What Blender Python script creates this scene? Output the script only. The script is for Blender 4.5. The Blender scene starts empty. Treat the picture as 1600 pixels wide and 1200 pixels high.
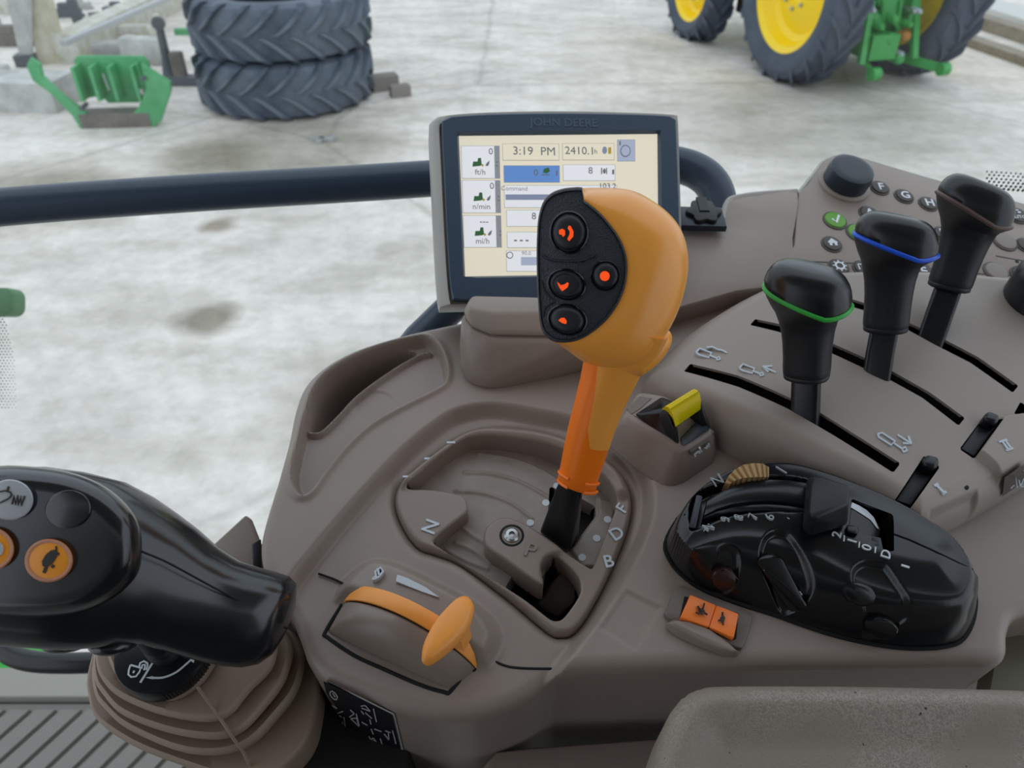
import bpy, bmesh, math, random
import numpy as np
from mathutils import Matrix, Vector
sc = bpy.context.scene
R = math.radians
FPX = 1200.0
PITCH = R(37); CAMH = 2.6
# ---------------------------------------------------------------- camera
cam_d = bpy.data.cameras.new('camera'); cam = bpy.data.objects.new('camera', cam_d)
sc.collection.objects.link(cam); sc.camera = cam
cam.location = (0, 0, CAMH); cam.rotation_euler = (R(90) - PITCH, 0, 0)
cam_d.sensor_width = 36; cam_d.lens = 36 * FPX / 1600; cam_d.clip_start = .01; cam_d.clip_end = 300
cam_d.dof.use_dof = True; cam_d.dof.focus_distance = .42; cam_d.dof.aperture_fstop = 13
# ---------------------------------------------------------------- light
w = bpy.data.worlds.new('overcast'); sc.world = w; w.use_nodes = True
nt = w.node_tree; bg = nt.nodes['Background']
tc = nt.nodes.new('ShaderNodeTexCoord'); sx = nt.nodes.new('ShaderNodeSeparateXYZ'); rp = nt.nodes.new('ShaderNodeValToRGB')
nt.links.new(tc.outputs['Generated'], sx.inputs[0]); nt.links.new(sx.outputs['Z'], rp.inputs[0]); nt.links.new(rp.outputs[0], bg.inputs[0])
rp.color_ramp.elements[0].position = 0.0; rp.color_ramp.elements[0].color = (.76, .85, .95, 1)
rp.color_ramp.elements[1].position = 1.0; rp.color_ramp.elements[1].color = (.88, .97, 1.10, 1)
bg.inputs[1].default_value = 1.22
sc.view_settings.view_transform = 'Standard'; sc.view_settings.look = 'None'
sc.view_settings.exposure = 0.0; sc.view_settings.gamma = 1; sc.view_settings.use_curve_mapping = False
# ---------------------------------------------------------------- frames
CAMP = Vector((0, 0, CAMH)); CF_ = Vector((0, math.cos(PITCH), -math.sin(PITCH))); CU = Vector((0, math.sin(PITCH), math.cos(PITCH))); CR = Vector((1, 0, 0))
def ray(px, py): return CF_ + CR * ((px - 800) / FPX) + CU * ((600 - py) / FPX)
def K(px, py, d): return CAMP + ray(px, py) * d          # point at camera depth d (world)
class Frame:
    def __init__(s, M):
        s.M = M.copy(); s.I = M.inverted(); s.c = s.I @ CAMP; s.R3 = s.I.to_3x3()
    def p(s, px, py, h=0.0):                              # pixel -> local x, y on plane z = h
        d = s.R3 @ ray(px, py); t = (h - s.c.z) / d.z
        return (s.c.x + d.x * t, s.c.y + d.y * t)
    def pp(s, pts, h=0.0): return [s.p(a, b, h) for a, b in pts]
    def p3(s, px, py, h=0.0): a = s.p(px, py, h); return Vector((a[0], a[1], h))
    def k(s, px, py, d): return s.I @ K(px, py, d)
WF = Frame(Matrix.Identity(4))
TILT = R(13); HC = .42
_z = Vector((0, -math.sin(TILT), math.cos(TILT))); _y = Vector((0, math.cos(TILT), math.sin(TILT)))
def mat_axes(x, y, z, o):
    m = Matrix.Identity(4)
    for i in range(3): m[i][0] = x[i]; m[i][1] = y[i]; m[i][2] = z[i]; m[i][3] = o[i]
    return m
CO = Frame(mat_axes(Vector((1, 0, 0)), _y, _z, CAMP - _z * HC))   # console frame
def frame3(o, px_, py_):                                  # frame from origin, a point along x and a rough y point
    x = (px_ - o).normalized(); z = x.cross(py_ - o).normalized(); y = z.cross(x)
    return Frame(mat_axes(x, y, z, o))
def Zm(ox, oy, s): return lambda pts: [(ox + a * s, oy + b * s) for a, b in pts]
Z4 = Zm(400, 480, .375); Z7 = Zm(460, 640, .46656); Z8 = Zm(1000, 440, .38339); Z9 = Zm(1000, 680, .375)
Z10 = Zm(800, 270, .24169); Z11 = Zm(1040, 700, .2); Z5 = Zm(1150, 220, .28338); Z12 = Zm(960, 580, 1/6.); Z13 = Zm(1380, 560, .25)
Z1 = Zm(0, 0, .4); Z2 = Zm(960, 0, .4); Z6 = Zm(0, 680, .43328); Z3 = Zm(700, 190, .225); Z14 = Zm(0, 720, 1/6.); Z15 = Zm(820, 520, .28333)
Z16 = Zm(0, 960, .225); Z17 = Zm(480, 1030, .14162)
# ---------------------------------------------------------------- materials
def lin(h):
    c = [int(h[i:i + 2], 16) / 255 for i in (0, 2, 4)]
    return tuple(x / 12.92 if x <= .04045 else ((x + .055) / 1.055) ** 2.4 for x in c) + (1,)
MATS = {}
def mat(name, col, rough=.5, bump=0, bscale=600, metal=0, emit=0, var=0, vscale=8, spec=.5, coat=0, col2=None, vdet=4):
    if name in MATS: return MATS[name]
    m = bpy.data.materials.new(name); m.use_nodes = True; n = m.node_tree; b = n.nodes['Principled BSDF']
    c = lin(col) if isinstance(col, str) else col
    b.inputs['Base Color'].default_value = c; b.inputs['Roughness'].default_value = rough; b.inputs['Metallic'].default_value = metal
    b.inputs['Specular IOR Level'].default_value = spec; b.inputs['Coat Weight'].default_value = coat
    if emit: b.inputs['Emission Color'].default_value = c; b.inputs['Emission Strength'].default_value = emit
    t = n.nodes.new('ShaderNodeTexCoord')
    if bump:
        nz = n.nodes.new('ShaderNodeTexNoise'); nz.inputs['Scale'].default_value = bscale; nz.inputs['Detail'].default_value = 2
        bp = n.nodes.new('ShaderNodeBump'); bp.inputs['Strength'].default_value = bump; bp.inputs['Distance'].default_value = .0006 if bscale > 100 else .01
        n.links.new(t.outputs['Object'], nz.inputs[0]); n.links.new(nz.outputs[0], bp.inputs['Height']); n.links.new(bp.outputs[0], b.inputs['Normal'])
    if var:
        nz = n.nodes.new('ShaderNodeTexNoise'); nz.inputs['Scale'].default_value = vscale; nz.inputs['Detail'].default_value = vdet; nz.inputs['Roughness'].default_value = .65
        cr_ = n.nodes.new('ShaderNodeValToRGB'); cr_.color_ramp.elements[0].position = .5 - var; cr_.color_ramp.elements[1].position = .5 + var
        cr_.color_ramp.elements[0].color = c; cr_.color_ramp.elements[1].color = lin(col2) if isinstance(col2, str) else (col2 or c)
        n.links.new(t.outputs['Object'], nz.inputs[0]); n.links.new(nz.outputs[0], cr_.inputs[0]); n.links.new(cr_.outputs[0], b.inputs['Base Color'])
    MATS[name] = m; return m
TAUPE = mat('taupe_plastic', '8c7e74', .38, .12, 1800, var=.25, vscale=9, col2='95877c')
TAUPE2 = mat('taupe_plastic_cover', '87786e', .36, .12, 1800, var=.3, vscale=14, col2='8f8176')
TAUPE3 = mat('pale_taupe_plastic', '9a8e84', .42, .1, 1600)
DUSTY = mat('dusty_taupe_drum', 'a0958b', .45, .1, 900, var=.2, vscale=25, col2='82776d')
BLACK = mat('satin_black_plastic', '17191d', .28, .06, 2200)
BLACKM = mat('matt_black_rubber', '171a1f', .46, .2, 2600)
BLACKG = mat('gloss_black_plastic', '141517', .2)
GRAIN = mat('grained_black_plastic', '22272e', .42, .9, 1300)
DARK = mat('dark_cavity', '0b0a0a', .8)  # near-black stands in for shade inside wells and holes; seams use it too
SLATE = mat('slate_blue_black_paint', '1c2834', .38, .05, 900)
BEZEL = mat('slate_monitor_bezel', '36475a', .42, .05, 1500)
SILVER = mat('silver_grey_plastic', 'a9a69f', .4, .05, 1500)
ORANGE = mat('amber_orange_plastic', 'f8a03c', .26, .04, 900, var=.3, vscale=10, col2='f9a848')
ORANGE2 = mat('bright_orange_plastic', 'ff7c0c', .33)
ORANGE3 = mat('switch_orange_plastic', 'ff8332', .38, .1, 1500)
ORANGE4 = mat('throttle_orange_plastic', 'faa246', .36, .1, 1500)
YELLOW = mat('yellow_plastic', 'f7e000', .35)
GREENP = mat('green_ring_plastic', '2fae3c', .4); BLUEP = mat('blue_ring_plastic', '1455d8', .35); BROWNP = mat('brown_ring_plastic', '5e4a44', .5)
WHITE = mat('white_print', 'dfe4e8', .5); WHITE2 = mat('grey_print', 'aab2b8', .5); WHITEB = mat('silver_print', 'c4ccd2', .35)
INK = mat('dark_ink', '2a2420', .5)
RED = mat('backlit_red', (1.0, .085, .008, 1), .4, emit=.58)
METAL = mat('bare_metal', 'b0b2b4', .3, metal=.9)
TAN = mat('tan_knurled_plastic', 'b39264', .5)
# ---------------------------------------------------------------- mesh helpers (V: list of 3-tuples, F: faces)
def cr(pts, n=6, closed=True):
    P = [np.array(p, float) for p in pts]; N = len(P); out = []
    for i in range(N if closed else N - 1):
        a, b, c, d = (P[(i + k) % N] for k in (-1, 0, 1, 2)) if closed else (P[max(i - 1, 0)], P[i], P[i + 1], P[min(i + 2, N - 1)])
        for k in range(n):
            t = k / n
            out.append(.5 * ((2 * b) + (-a + c) * t + (2 * a - 5 * b + 4 * c - d) * t * t + (-a + 3 * b - 3 * c + d) * t ** 3))
    if not closed: out.append(P[-1])
    return [tuple(o) for o in out]
def merge(*ms):
    V = []; F = []
    for v, f in ms:
        k = len(V); V += [tuple(x) for x in v]; F += [tuple(i + k for i in q) for q in f]
    return V, F
def xf(m, M): return [tuple(M @ Vector(v)) for v in m[0]], m[1]
def area(p): return .5 * sum(p[i][0] * p[(i + 1) % len(p)][1] - p[(i + 1) % len(p)][0] * p[i][1] for i in range(len(p)))
def ccw(p): return list(p) if area(p) > 0 else list(p)[::-1]
def inset(p, d):
    n = len(p); out = []
    for i in range(n):
        a, b, c = np.array(p[i - 1]), np.array(p[i]), np.array(p[(i + 1) % n])
        e1 = b - a; e2 = c - b; l1 = np.hypot(*e1); l2 = np.hypot(*e2)
        if l1 < 1e-9 or l2 < 1e-9: out.append(tuple(b)); continue
        n1 = np.array((-e1[1], e1[0])) / l1; n2 = np.array((-e2[1], e2[0])) / l2; m = n1 + n2; q = m.dot(m)
        m = m * (2 / q if q > .5 else 4) * .5 if q > 1e-6 else n1
        out.append(tuple(b + m * d * (1 if q > .5 else .5)))
    return out
def prism(poly, z0, z1, bev=0, seg=3, bottom=True):
    p = ccw([(a[0], a[1]) for a in poly]); n = len(p); rings = [(p, z0), (p, z1 - bev)] if bev else [(p, z0), (p, z1)]
    for k in range(1, seg + 1 if bev else 0):
        t = k / seg * math.pi / 2; rings.append((inset(p, bev * (1 - math.cos(t))), z1 - bev + bev * math.sin(t)))
    V = [(a[0], a[1], z) for q, z in rings for a in q]; F = []
    for r in range(len(rings) - 1):
        for i in range(n): F.append((r * n + i, r * n + (i + 1) % n, (r + 1) * n + (i + 1) % n, (r + 1) * n + i))
    F.append(tuple(range((len(rings) - 1) * n, len(rings) * n)))
    if bottom: F.append(tuple(range(n))[::-1])
    return V, F
def loft(rings, cap=True, close=False):
    n = len(rings[0]); V = [tuple(v) for r in rings for v in r]; F = []; m = len(rings)
    for r in range(m if close else m - 1):
        s = (r + 1) % m
        for i in range(n): F.append((r * n + i, r * n + (i + 1) % n, s * n + (i + 1) % n, s * n + i))
    if cap and not close: F.append(tuple(range(n))[::-1]); F.append(tuple(range((m - 1) * n, m * n)))
    return V, F
def tube(path, rad, n=12, cap=True, closed=False, flat=None):
    P = [Vector(p) for p in path]; m = len(P); rings = []; up = None
    for i in range(m):
        a = P[(i - 1) % m] if closed or i > 0 else P[0]; b = P[(i + 1) % m] if closed or i < m - 1 else P[-1]
        t = (b - a).normalized()
        if up is None: up = Vector((0, 0, 1)) if abs(t.z) < .9 else Vector((0, 1, 0))
        s = t.cross(up).normalized(); u = s.cross(t).normalized(); up = u
        r = rad[i] if hasattr(rad, '__len__') else rad
        ra, rb = r if hasattr(r, '__len__') else (r, r)
        rings.append([tuple(P[i] + s * math.cos(k * 2 * math.pi / n) * ra + u * math.sin(k * 2 * math.pi / n) * rb) for k in range(n)])
    return loft(rings, cap, closed)
def lathe(prof, n=32, M=None, cap=True):
    rings = [[(r * math.cos(k * 2 * math.pi / n), r * math.sin(k * 2 * math.pi / n), z) for k in range(n)] for r, z in prof]
    m = loft(rings, cap); return xf(m, M) if M is not None else m
def circ(c, r, n=24, r2=None, rot=0):
    r2 = r2 or r; o = []
    for k in range(n):
        t = k * 2 * math.pi / n; x = r * math.cos(t); y = r2 * math.sin(t)
        o.append((c[0] + x * math.cos(rot) - y * math.sin(rot), c[1] + x * math.sin(rot) + y * math.cos(rot)))
    return o
def rrect(x0, y0, x1, y1, r, n=4):
    o = []
    for cx, cy, a in ((x1 - r, y1 - r, 0), (x0 + r, y1 - r, 90), (x0 + r, y0 + r, 180), (x1 - r, y0 + r, 270)):
        for k in range(n + 1): t = R(a + 90 * k / n); o.append((cx + r * math.cos(t), cy + r * math.sin(t)))
    return o
def box(a, b, bev=0):
    x0, y0, z0 = a; x1, y1, z1 = b
    return prism([(x0, y0), (x1, y0), (x1, y1), (x0, y1)], z0, z1, bev, 2)
def stroke(pts, wd, z0, z1):                              # flat raised line of width wd
    P = [np.array(p[:2], float) for p in pts]; n = len(P); L = []; Rr = []
    for i in range(n):
        t = P[min(i + 1, n - 1)] - P[max(i - 1, 0)]; l = np.hypot(*t) or 1; q = np.array((-t[1], t[0])) / l * wd / 2
        L.append(tuple(P[i] + q)); Rr.append(tuple(P[i] - q))
    V = []; F = []
    for i in range(n):
        V += [(L[i][0], L[i][1], z0), (L[i][0], L[i][1], z1), (Rr[i][0], Rr[i][1], z1), (Rr[i][0], Rr[i][1], z0)]
    for i in range(n - 1):
        a = i * 4; b = a + 4
        F += [(a, b, b + 1, a + 1), (a + 1, b + 1, b + 2, a + 2), (a + 2, b + 2, b + 3, a + 3)]
    F += [(0, 1, 2, 3), (4 * n - 1, 4 * n - 2, 4 * n - 3, 4 * n - 4)]
    return V, F
def hull(pts, bev=.001, seg=2):
    bm = bmesh.new()
    for p in pts: bm.verts.new(p)
    r = bmesh.ops.convex_hull(bm, input=bm.verts[:])
    bmesh.ops.delete(bm, geom=[v for v in bm.verts if not v.link_faces], context='VERTS')
    bmesh.ops.dissolve_limit(bm, angle_limit=R(4), verts=bm.verts[:], edges=bm.edges[:])
    if bev: bmesh.ops.bevel(bm, geom=bm.edges[:], offset=bev, segments=seg, affect='EDGES', profile=.5)
    bm.verts.ensure_lookup_table(); bm.verts.index_update()
    out = ([tuple(v.co) for v in bm.verts], [tuple(v.index for v in f.verts) for f in bm.faces]); bm.free(); return out
def text(s, size, at, ang=0, z0=0, z1=.0004, align='CENTER', mir=1, bold=0):
    c = bpy.data.curves.new('t', 'FONT'); c.body = s; c.size = size; c.align_x = align; c.align_y = 'CENTER'; c.extrude = (z1 - z0) / 2; c.resolution_u = 3; c.offset = bold if bold > .0001 else 0
    o = bpy.data.objects.new('t', c); sc.collection.objects.link(o); dg = bpy.context.evaluated_depsgraph_get()
    me = bpy.data.meshes.new_from_object(o.evaluated_get(dg)); ca, sa = math.cos(ang), math.sin(ang)
    V = [(at[0] + mir * v.co.x * ca - v.co.y * sa, at[1] + mir * v.co.x * sa + v.co.y * ca, (z0 + z1) / 2 + v.co.z) for v in me.vertices]
    F = [tuple(p.vertices) for p in me.polygons]
    bpy.data.objects.remove(o); bpy.data.curves.remove(c); bpy.data.meshes.remove(me); return V, F
EM = {}
def new_mesh(name, V, F, mt, smooth=35):
    me = bpy.data.meshes.new(name)
    if isinstance(V, np.ndarray):
        me.vertices.add(len(V)); me.vertices.foreach_set('co', V.astype(np.float32).ravel())
        F = np.asarray(F, np.int32); nf, k = F.shape
        me.loops.add(nf * k); me.loops.foreach_set('vertex_index', F.ravel()); me.polygons.add(nf)
        me.polygons.foreach_set('loop_start', np.arange(nf, dtype=np.int32) * k); me.update(calc_edges=True); me.validate()
    else:
        me.from_pydata([tuple(v) for v in V], [], [tuple(f) for f in F]); me.validate()
        bm = bmesh.new(); bm.from_mesh(me); bmesh.ops.recalc_face_normals(bm, faces=bm.faces[:]); bm.to_mesh(me); bm.free()
    me.materials.append(mt)
    if smooth:
        me.polygons.foreach_set('use_smooth', [True] * len(me.polygons)); me.set_sharp_from_angle(angle=R(smooth))
    me.update(); return me
def thing(name, label, cat, frame, base, group=None):
    o = bpy.data.objects.new(name, None); sc.collection.objects.link(o); o.empty_display_size = .01
    E = frame.M @ Matrix.Translation(Vector(base)); o.matrix_world = E; EM[o.name] = E
    o['label'] = label; o['category'] = cat
    if group: o['group'] = group
    return o
def part(name, m, mt, parent, frame, label=None, smooth=35, kind=None):
    E = EM[parent.name]; X = E.inverted() @ frame.M; V, F = m
    if isinstance(V, np.ndarray): A = np.array(X); V = V @ A[:3, :3].T + A[:3, 3]
    else: V = [tuple(X @ Vector(v)) for v in V]
    o = bpy.data.objects.new(name, new_mesh(name, V, F, mt, smooth)); sc.collection.objects.link(o); o.parent = parent; EM[o.name] = E
    if label: o['label'] = label
    if kind: o['kind'] = kind
    return o
def solo(name, label, cat, m, mt, frame, base, group=None, smooth=35, kind=None):
    E = frame.M @ Matrix.Translation(Vector(base)); X = E.inverted() @ frame.M; V, F = m
    if isinstance(V, np.ndarray): A = np.array(X); V = V @ A[:3, :3].T + A[:3, 3]
    else: V = [tuple(X @ Vector(v)) for v in V]
    o = bpy.data.objects.new(name, new_mesh(name, V, F, mt, smooth)); sc.collection.objects.link(o); o.matrix_world = E; EM[o.name] = E
    if label: o['label'] = label
    if cat: o['category'] = cat
    if group: o['group'] = group
    if kind: o['kind'] = kind
    return o
def rep(src, parent, M):                                  # repeated part sharing mesh data
    o = src.copy(); sc.collection.objects.link(o); o.parent = parent; o.matrix_local = M; return o
# ---------------------------------------------------------------- height fields
def sdp(poly, X, Y, near=False):
    P = np.array(poly, float); Q = np.roll(P, -1, 0)
    if X.size < 400:                                       # few points: all segments at once
        D = Q - P; L = (D ** 2).sum(1); L = np.where(L < 1e-14, 1, L); x = X.ravel()[:, None]; y = Y.ravel()[:, None]
        t = np.clip(((x - P[:, 0]) * D[:, 0] + (y - P[:, 1]) * D[:, 1]) / L, 0, 1); qx = P[:, 0] + t * D[:, 0]; qy = P[:, 1] + t * D[:, 1]
        d = (x - qx) ** 2 + (y - qy) ** 2; k = d.argmin(1); r = np.arange(len(k)); dy = np.where(D[:, 1] == 0, 1e-12, D[:, 1])
        c = (((P[:, 1] > y) != (Q[:, 1] > y)) & (x < D[:, 0] * (y - P[:, 1]) / dy + P[:, 0])).sum(1) % 2
        o = (np.sqrt(d[r, k]) * np.where(c, -1, 1)).reshape(X.shape)
        return (o, qx[r, k].reshape(X.shape), qy[r, k].reshape(X.shape)) if near else o
    best = np.full(X.shape, 1e9); ins = np.zeros(X.shape, bool)
    if near: cx = np.zeros(X.shape); cy = np.zeros(X.shape)
    for (ax, ay), (bx, by) in zip(P, Q):
        dx, dy = bx - ax, by - ay; L = dx * dx + dy * dy
        if L < 1e-14: continue
        t = np.clip(((X - ax) * dx + (Y - ay) * dy) / L, 0, 1); qx = ax + t * dx; qy = ay + t * dy
        d = (X - qx) ** 2 + (Y - qy) ** 2
        if near: k = d < best; cx = np.where(k, qx, cx); cy = np.where(k, qy, cy)
        best = np.minimum(best, d)
        if ay != by: ins ^= ((ay > Y) != (by > Y)) & (X < (bx - ax) * (Y - ay) / (by - ay) + ax)
    d = np.sqrt(best); d = np.where(ins, -d, d)
    return (d, cx, cy) if near else d
def ss(t): t = np.clip(t, 0, 1); return t * t * (3 - 2 * t)
def sdm(poly, X, Y, mg=.02):                               # sdf only near the polygon, else big
    P = np.array(poly); a = P.min(0) - mg; b = P.max(0) + mg
    k = (X > a[0]) & (X < b[0]) & (Y > a[1]) & (Y < b[1]); d = np.full(X.shape, mg)
    if k.any(): d[k] = sdp(poly, X[k], Y[k])
    return d
def sdl(line, X, Y, mg=.01):                               # distance to an open line
    P = np.array(line); a = P.min(0) - mg; b = P.max(0) + mg
    k = (X > a[0]) & (X < b[0]) & (Y > a[1]) & (Y < b[1]); d = np.full(X.shape, mg)
    if k.any():
        x = X[k]; y = Y[k]; best = np.full(x.shape, 1e9)
        for (ax, ay), (bx, by) in zip(P[:-1], P[1:]):
            dx, dy = bx - ax, by - ay; L = dx * dx + dy * dy + 1e-16; t = np.clip(((x - ax) * dx + (y - ay) * dy) / L, 0, 1)
            best = np.minimum(best, (x - ax - t * dx) ** 2 + (y - ay - t * dy) ** 2)
        d[k] = np.sqrt(best)
    return d
def hf(outline, zf, res, skirt=.02, holes=(), hskirt=None, rows=4, fil=0):
    P = np.array(outline); mg = (rows + 2) * res; hskirt = skirt if hskirt is None else hskirt
    xs = np.arange(P[:, 0].min() - mg, P[:, 0].max() + mg, res); ys = np.arange(P[:, 1].min() - mg, P[:, 1].max() + mg, res)
    X, Y = np.meshgrid(xs, ys); d, cx, cy = sdp(outline, X, Y, True); sk = np.full(X.shape, skirt); isH = np.zeros(X.shape, bool)
    for h in holes:
        H = np.array(h); a = H.min(0) - .02; b = H.max(0) + .02; k = (X > a[0]) & (X < b[0]) & (Y > a[1]) & (Y < b[1])
        dh, hx, hy = sdp(h, X[k], Y[k], True); dh = -dh; q = dh > d[k]
        t = d[k]; t[q] = dh[q]; d[k] = t; t = cx[k]; t[q] = hx[q]; cx[k] = t; t = cy[k]; t[q] = hy[q]; cy[k] = t; t = sk[k]; t[q] = hskirt; sk[k] = t; isH[k] |= q
    out = d > 0; x = np.where(out, cx, X); y = np.where(out, cy, Y); z = zf(x, y)
    if fil: dd = np.clip(d + fil, 0, fil); z = z - (fil - np.sqrt(np.maximum(fil * fil - dd * dd, 0)))
    z = z - np.where(out, np.clip((d - 1.5 * res) / (rows * res - 1.5 * res), 0, 1) * sk, 0)
    ny, nx = X.shape; idx = np.arange(nx * ny).reshape(ny, nx)
    q = np.stack([idx[:-1, :-1], idx[:-1, 1:], idx[1:, 1:], idx[1:, :-1]], -1).reshape(-1, 4)
    dm = d.ravel(); keep = dm[q].max(1) < (rows + 1.0) * res; keep &= dm[q].min(1) < rows * res; q = q[keep]
    xr = x.ravel()[q]; yr = y.ravel()[q]; q = q[~isH.ravel()[q].any(1) | (((xr.max(1) - xr.min(1)) < 2.4 * res) & ((yr.max(1) - yr.min(1)) < 2.4 * res))]
    V = np.stack([x.ravel(), y.ravel(), z.ravel()], -1); u, inv = np.unique(q, return_inverse=True)
    return V[u], inv.reshape(-1, 4)
# ================================================================ SETTING: yard, cab shell
def noise_chain(n, t, scale, det, rough=.6):
    x = n.nodes.new('ShaderNodeTexNoise'); x.inputs['Scale'].default_value = scale; x.inputs['Detail'].default_value = det; x.inputs['Roughness'].default_value = rough
    n.links.new(t, x.inputs[0]); return x.outputs[0]
def ground_mat():
    m = bpy.data.materials.new('worn_concrete'); m.use_nodes = True; n = m.node_tree; b = n.nodes['Principled BSDF']; L = n.links.new
    t = n.nodes.new('ShaderNodeTexCoord').outputs['Object']
    def ramp(src, p0, c0, p1, c1):
        r = n.nodes.new('ShaderNodeValToRGB'); r.color_ramp.elements[0].position = p0; r.color_ramp.elements[1].position = p1
        r.color_ramp.elements[0].color = lin(c0); r.color_ramp.elements[1].color = lin(c1); L(src, r.inputs[0]); return r.outputs[0]
    def mul(a, c, f=1):
        x = n.nodes.new('ShaderNodeMix'); x.data_type = 'RGBA'; x.blend_type = 'MULTIPLY'; x.inputs[0].default_value = f; L(a, x.inputs[6]); L(c, x.inputs[7]); return x.outputs[2]
    base = ramp(noise_chain(n, t, .9, 8, .68), .34, 'd0c9c1', .58, 'eae2d9')
    fine = ramp(noise_chain(n, t, 7, 6, .7), .3, 'e4e4e1', .6, 'ffffff')
    mp = n.nodes.new('ShaderNodeMapping'); L(t, mp.inputs[0]); mp.inputs['Scale'].default_value = (.8, 1.9, 1); mp.inputs['Rotation'].default_value = (0, 0, .35)
    streak = ramp(noise_chain(n, mp.outputs[0], 1.2, 5, .6), .34, 'e4e4e0', .55, 'ffffff')
    c = mul(mul(base, fine), streak)
    v = n.nodes.new('ShaderNodeTexVoronoi'); v.feature = 'DISTANCE_TO_EDGE'; v.inputs['Scale'].default_value = .21
    mix = n.nodes.new('ShaderNodeMix'); mix.data_type = 'RGBA'; mix.inputs[0].default_value = .12; L(t, mix.inputs[6])
    nz = n.nodes.new('ShaderNodeTexNoise'); nz.inputs['Scale'].default_value = 2.2; nz.inputs['Detail'].default_value = 5; L(t, nz.inputs[0]); L(nz.outputs['Color'], mix.inputs[7])
    L(mix.outputs[2], v.inputs['Vector']); crack = ramp(v.outputs['Distance'], 0.0, '8f8f8a', .008, 'ffffff'); c = mul(c, crack, .3)
    for (x, y, r, dk, rr) in STAINS:
        g = n.nodes.new('ShaderNodeVectorMath'); g.operation = 'DISTANCE'; L(t, g.inputs[0]); g.inputs[1].default_value = (x, y, 0)
        ad = n.nodes.new('ShaderNodeMath'); ad.operation = 'MULTIPLY_ADD'; L(noise_chain(n, t, 3.0 / rr * .3, 4), ad.inputs[0]); ad.inputs[1].default_value = -r * 1.2; L(g.outputs['Value'], ad.inputs[2])
        c = mul(c, ramp(ad.outputs[0], -r * .6, dk, r * .9, 'ffffff'))
    L(c, b.inputs['Base Color']); b.inputs['Roughness'].default_value = .85
    bp = n.nodes.new('ShaderNodeBump'); bp.inputs['Distance'].default_value = .02; bp.inputs['Strength'].default_value = .4; L(noise_chain(n, t, 12, 5), bp.inputs['Height']); L(bp.outputs[0], b.inputs['Normal'])
    return m
def gp(px, py, h=0): a = WF.p(px, py, h); return Vector((a[0], a[1], h))
STAINS = [(*gp(322, 500)[:2], .17, 'aeaaa0', .3), (*gp(340, 352)[:2], .12, 'bab4a8', .3), (*gp(440, 232)[:2], .9, 'c4c3bb', .8), (*gp(60, 305)[:2], .7, 'cfcdc4', .8),
          (*gp(330, 245)[:2], .4, 'cbc9c0', .5), (*gp(1290, 190)[:2], 1.4, 'd0d1cd', 1), (*gp(600, 640)[:2], .5, 'd2d1cc', .5)]
g = ([(-60, -20, 0), (60, -20, 0), (60, 90, 0), (-60, 90, 0)], [(0, 1, 2, 3)])
solo('ground', None, None, g, ground_mat(), WF, (0, 0, 0), kind='structure')
j0, j1 = gp(80, 668), gp(350, 372)                       # a straight joint between slabs
# cab floor, sill, roof, posts (what the glass openings leave)
FLOORM = mat('grey_ribbed_mat', '86837b', .6, .2, 300); SILLM = mat('pale_grey_sill', 'a19e94', .55, .1, 300)
FZ = CAMH - 1.02
def fp(px, py, h=0): a = WF.p(px, py, FZ + h); return (a[0], a[1])
sill_y0 = fp(80, 1096)[1]; sill_y1 = fp(80, 1050)[1]
solo('floor', None, None, box((-1.0, -.9, FZ - .06), (.9, sill_y0 - .004, FZ)), FLOORM, WF, (0, 0, FZ), kind='structure')
solo('trim_1', None, None, box((-1.0, sill_y0, FZ - .06), (.9, sill_y1, FZ + .012), .004), SILLM, WF, (0, sill_y0, FZ), kind='structure')
a0, a1 = Vector(fp(5, 1196)), Vector(fp(98, 1112)); dirr = (a1 - a0).normalized(); step = (Vector(fp(58, 1112)) - Vector(fp(18, 1112)))
ribs = thing('floor_mat', 'grey ribbed rubber floor mat below the joystick at the lower left', 'floor mat', WF, (-.5, .3, FZ))
y_top = sill_y0 - .03
for i in range(-3, 11):
    base = Vector(fp(18, 1112)) + step * i; e1 = base; e0 = e1 - dirr * .42; wv = Vector((step.x, 0)) * .78
    quad = [(e0.x, e0.y), (e0.x + wv.x, e0.y), (e1.x + wv.x, e1.y), (e1.x, e1.y)]
    part('slat', prism(quad, FZ, FZ + .006, .0015, 1), FLOORM, ribs, WF)
ROOFM = mat('cab_lining_grey', '8d8880', .8)
solo('ceiling', None, None, box((-1.0, -1.0, CAMH + .55), (1.0, .38, CAMH + .61), .02), ROOFM, WF, (0, 0, CAMH + .5), kind='structure')  # unseen roof; front edge set by how much sky light it blocks
solo('wall_back', None, None, box((-1.0, -1.05, FZ), (1.0, -1.0, CAMH + .5)), ROOFM, WF, (0, -1, FZ), kind='structure')
for i, (x, y) in enumerate(((-.98, .80), (1.2, .80))):
    solo('trim_%d' % (i + 2), None, None, box((x - .04, y - .04, FZ), (x + .04, y + .04, CAMH + .5), .01), BLACK, WF, (x, y, FZ), kind='structure')
SEATM = mat('seat_blocker_dark', '3a3836', .9)
solo('seat_blocker', None, None, merge(box((-.32, -.75, FZ), (.62, -.02, CAMH - .52), .05), box((-.30, -.95, FZ), (.30, -.70, CAMH + .1), .06)), SEATM, WF, (0, -.4, FZ), kind='structure')  # unseen seat block added to keep light off the console front
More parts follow.
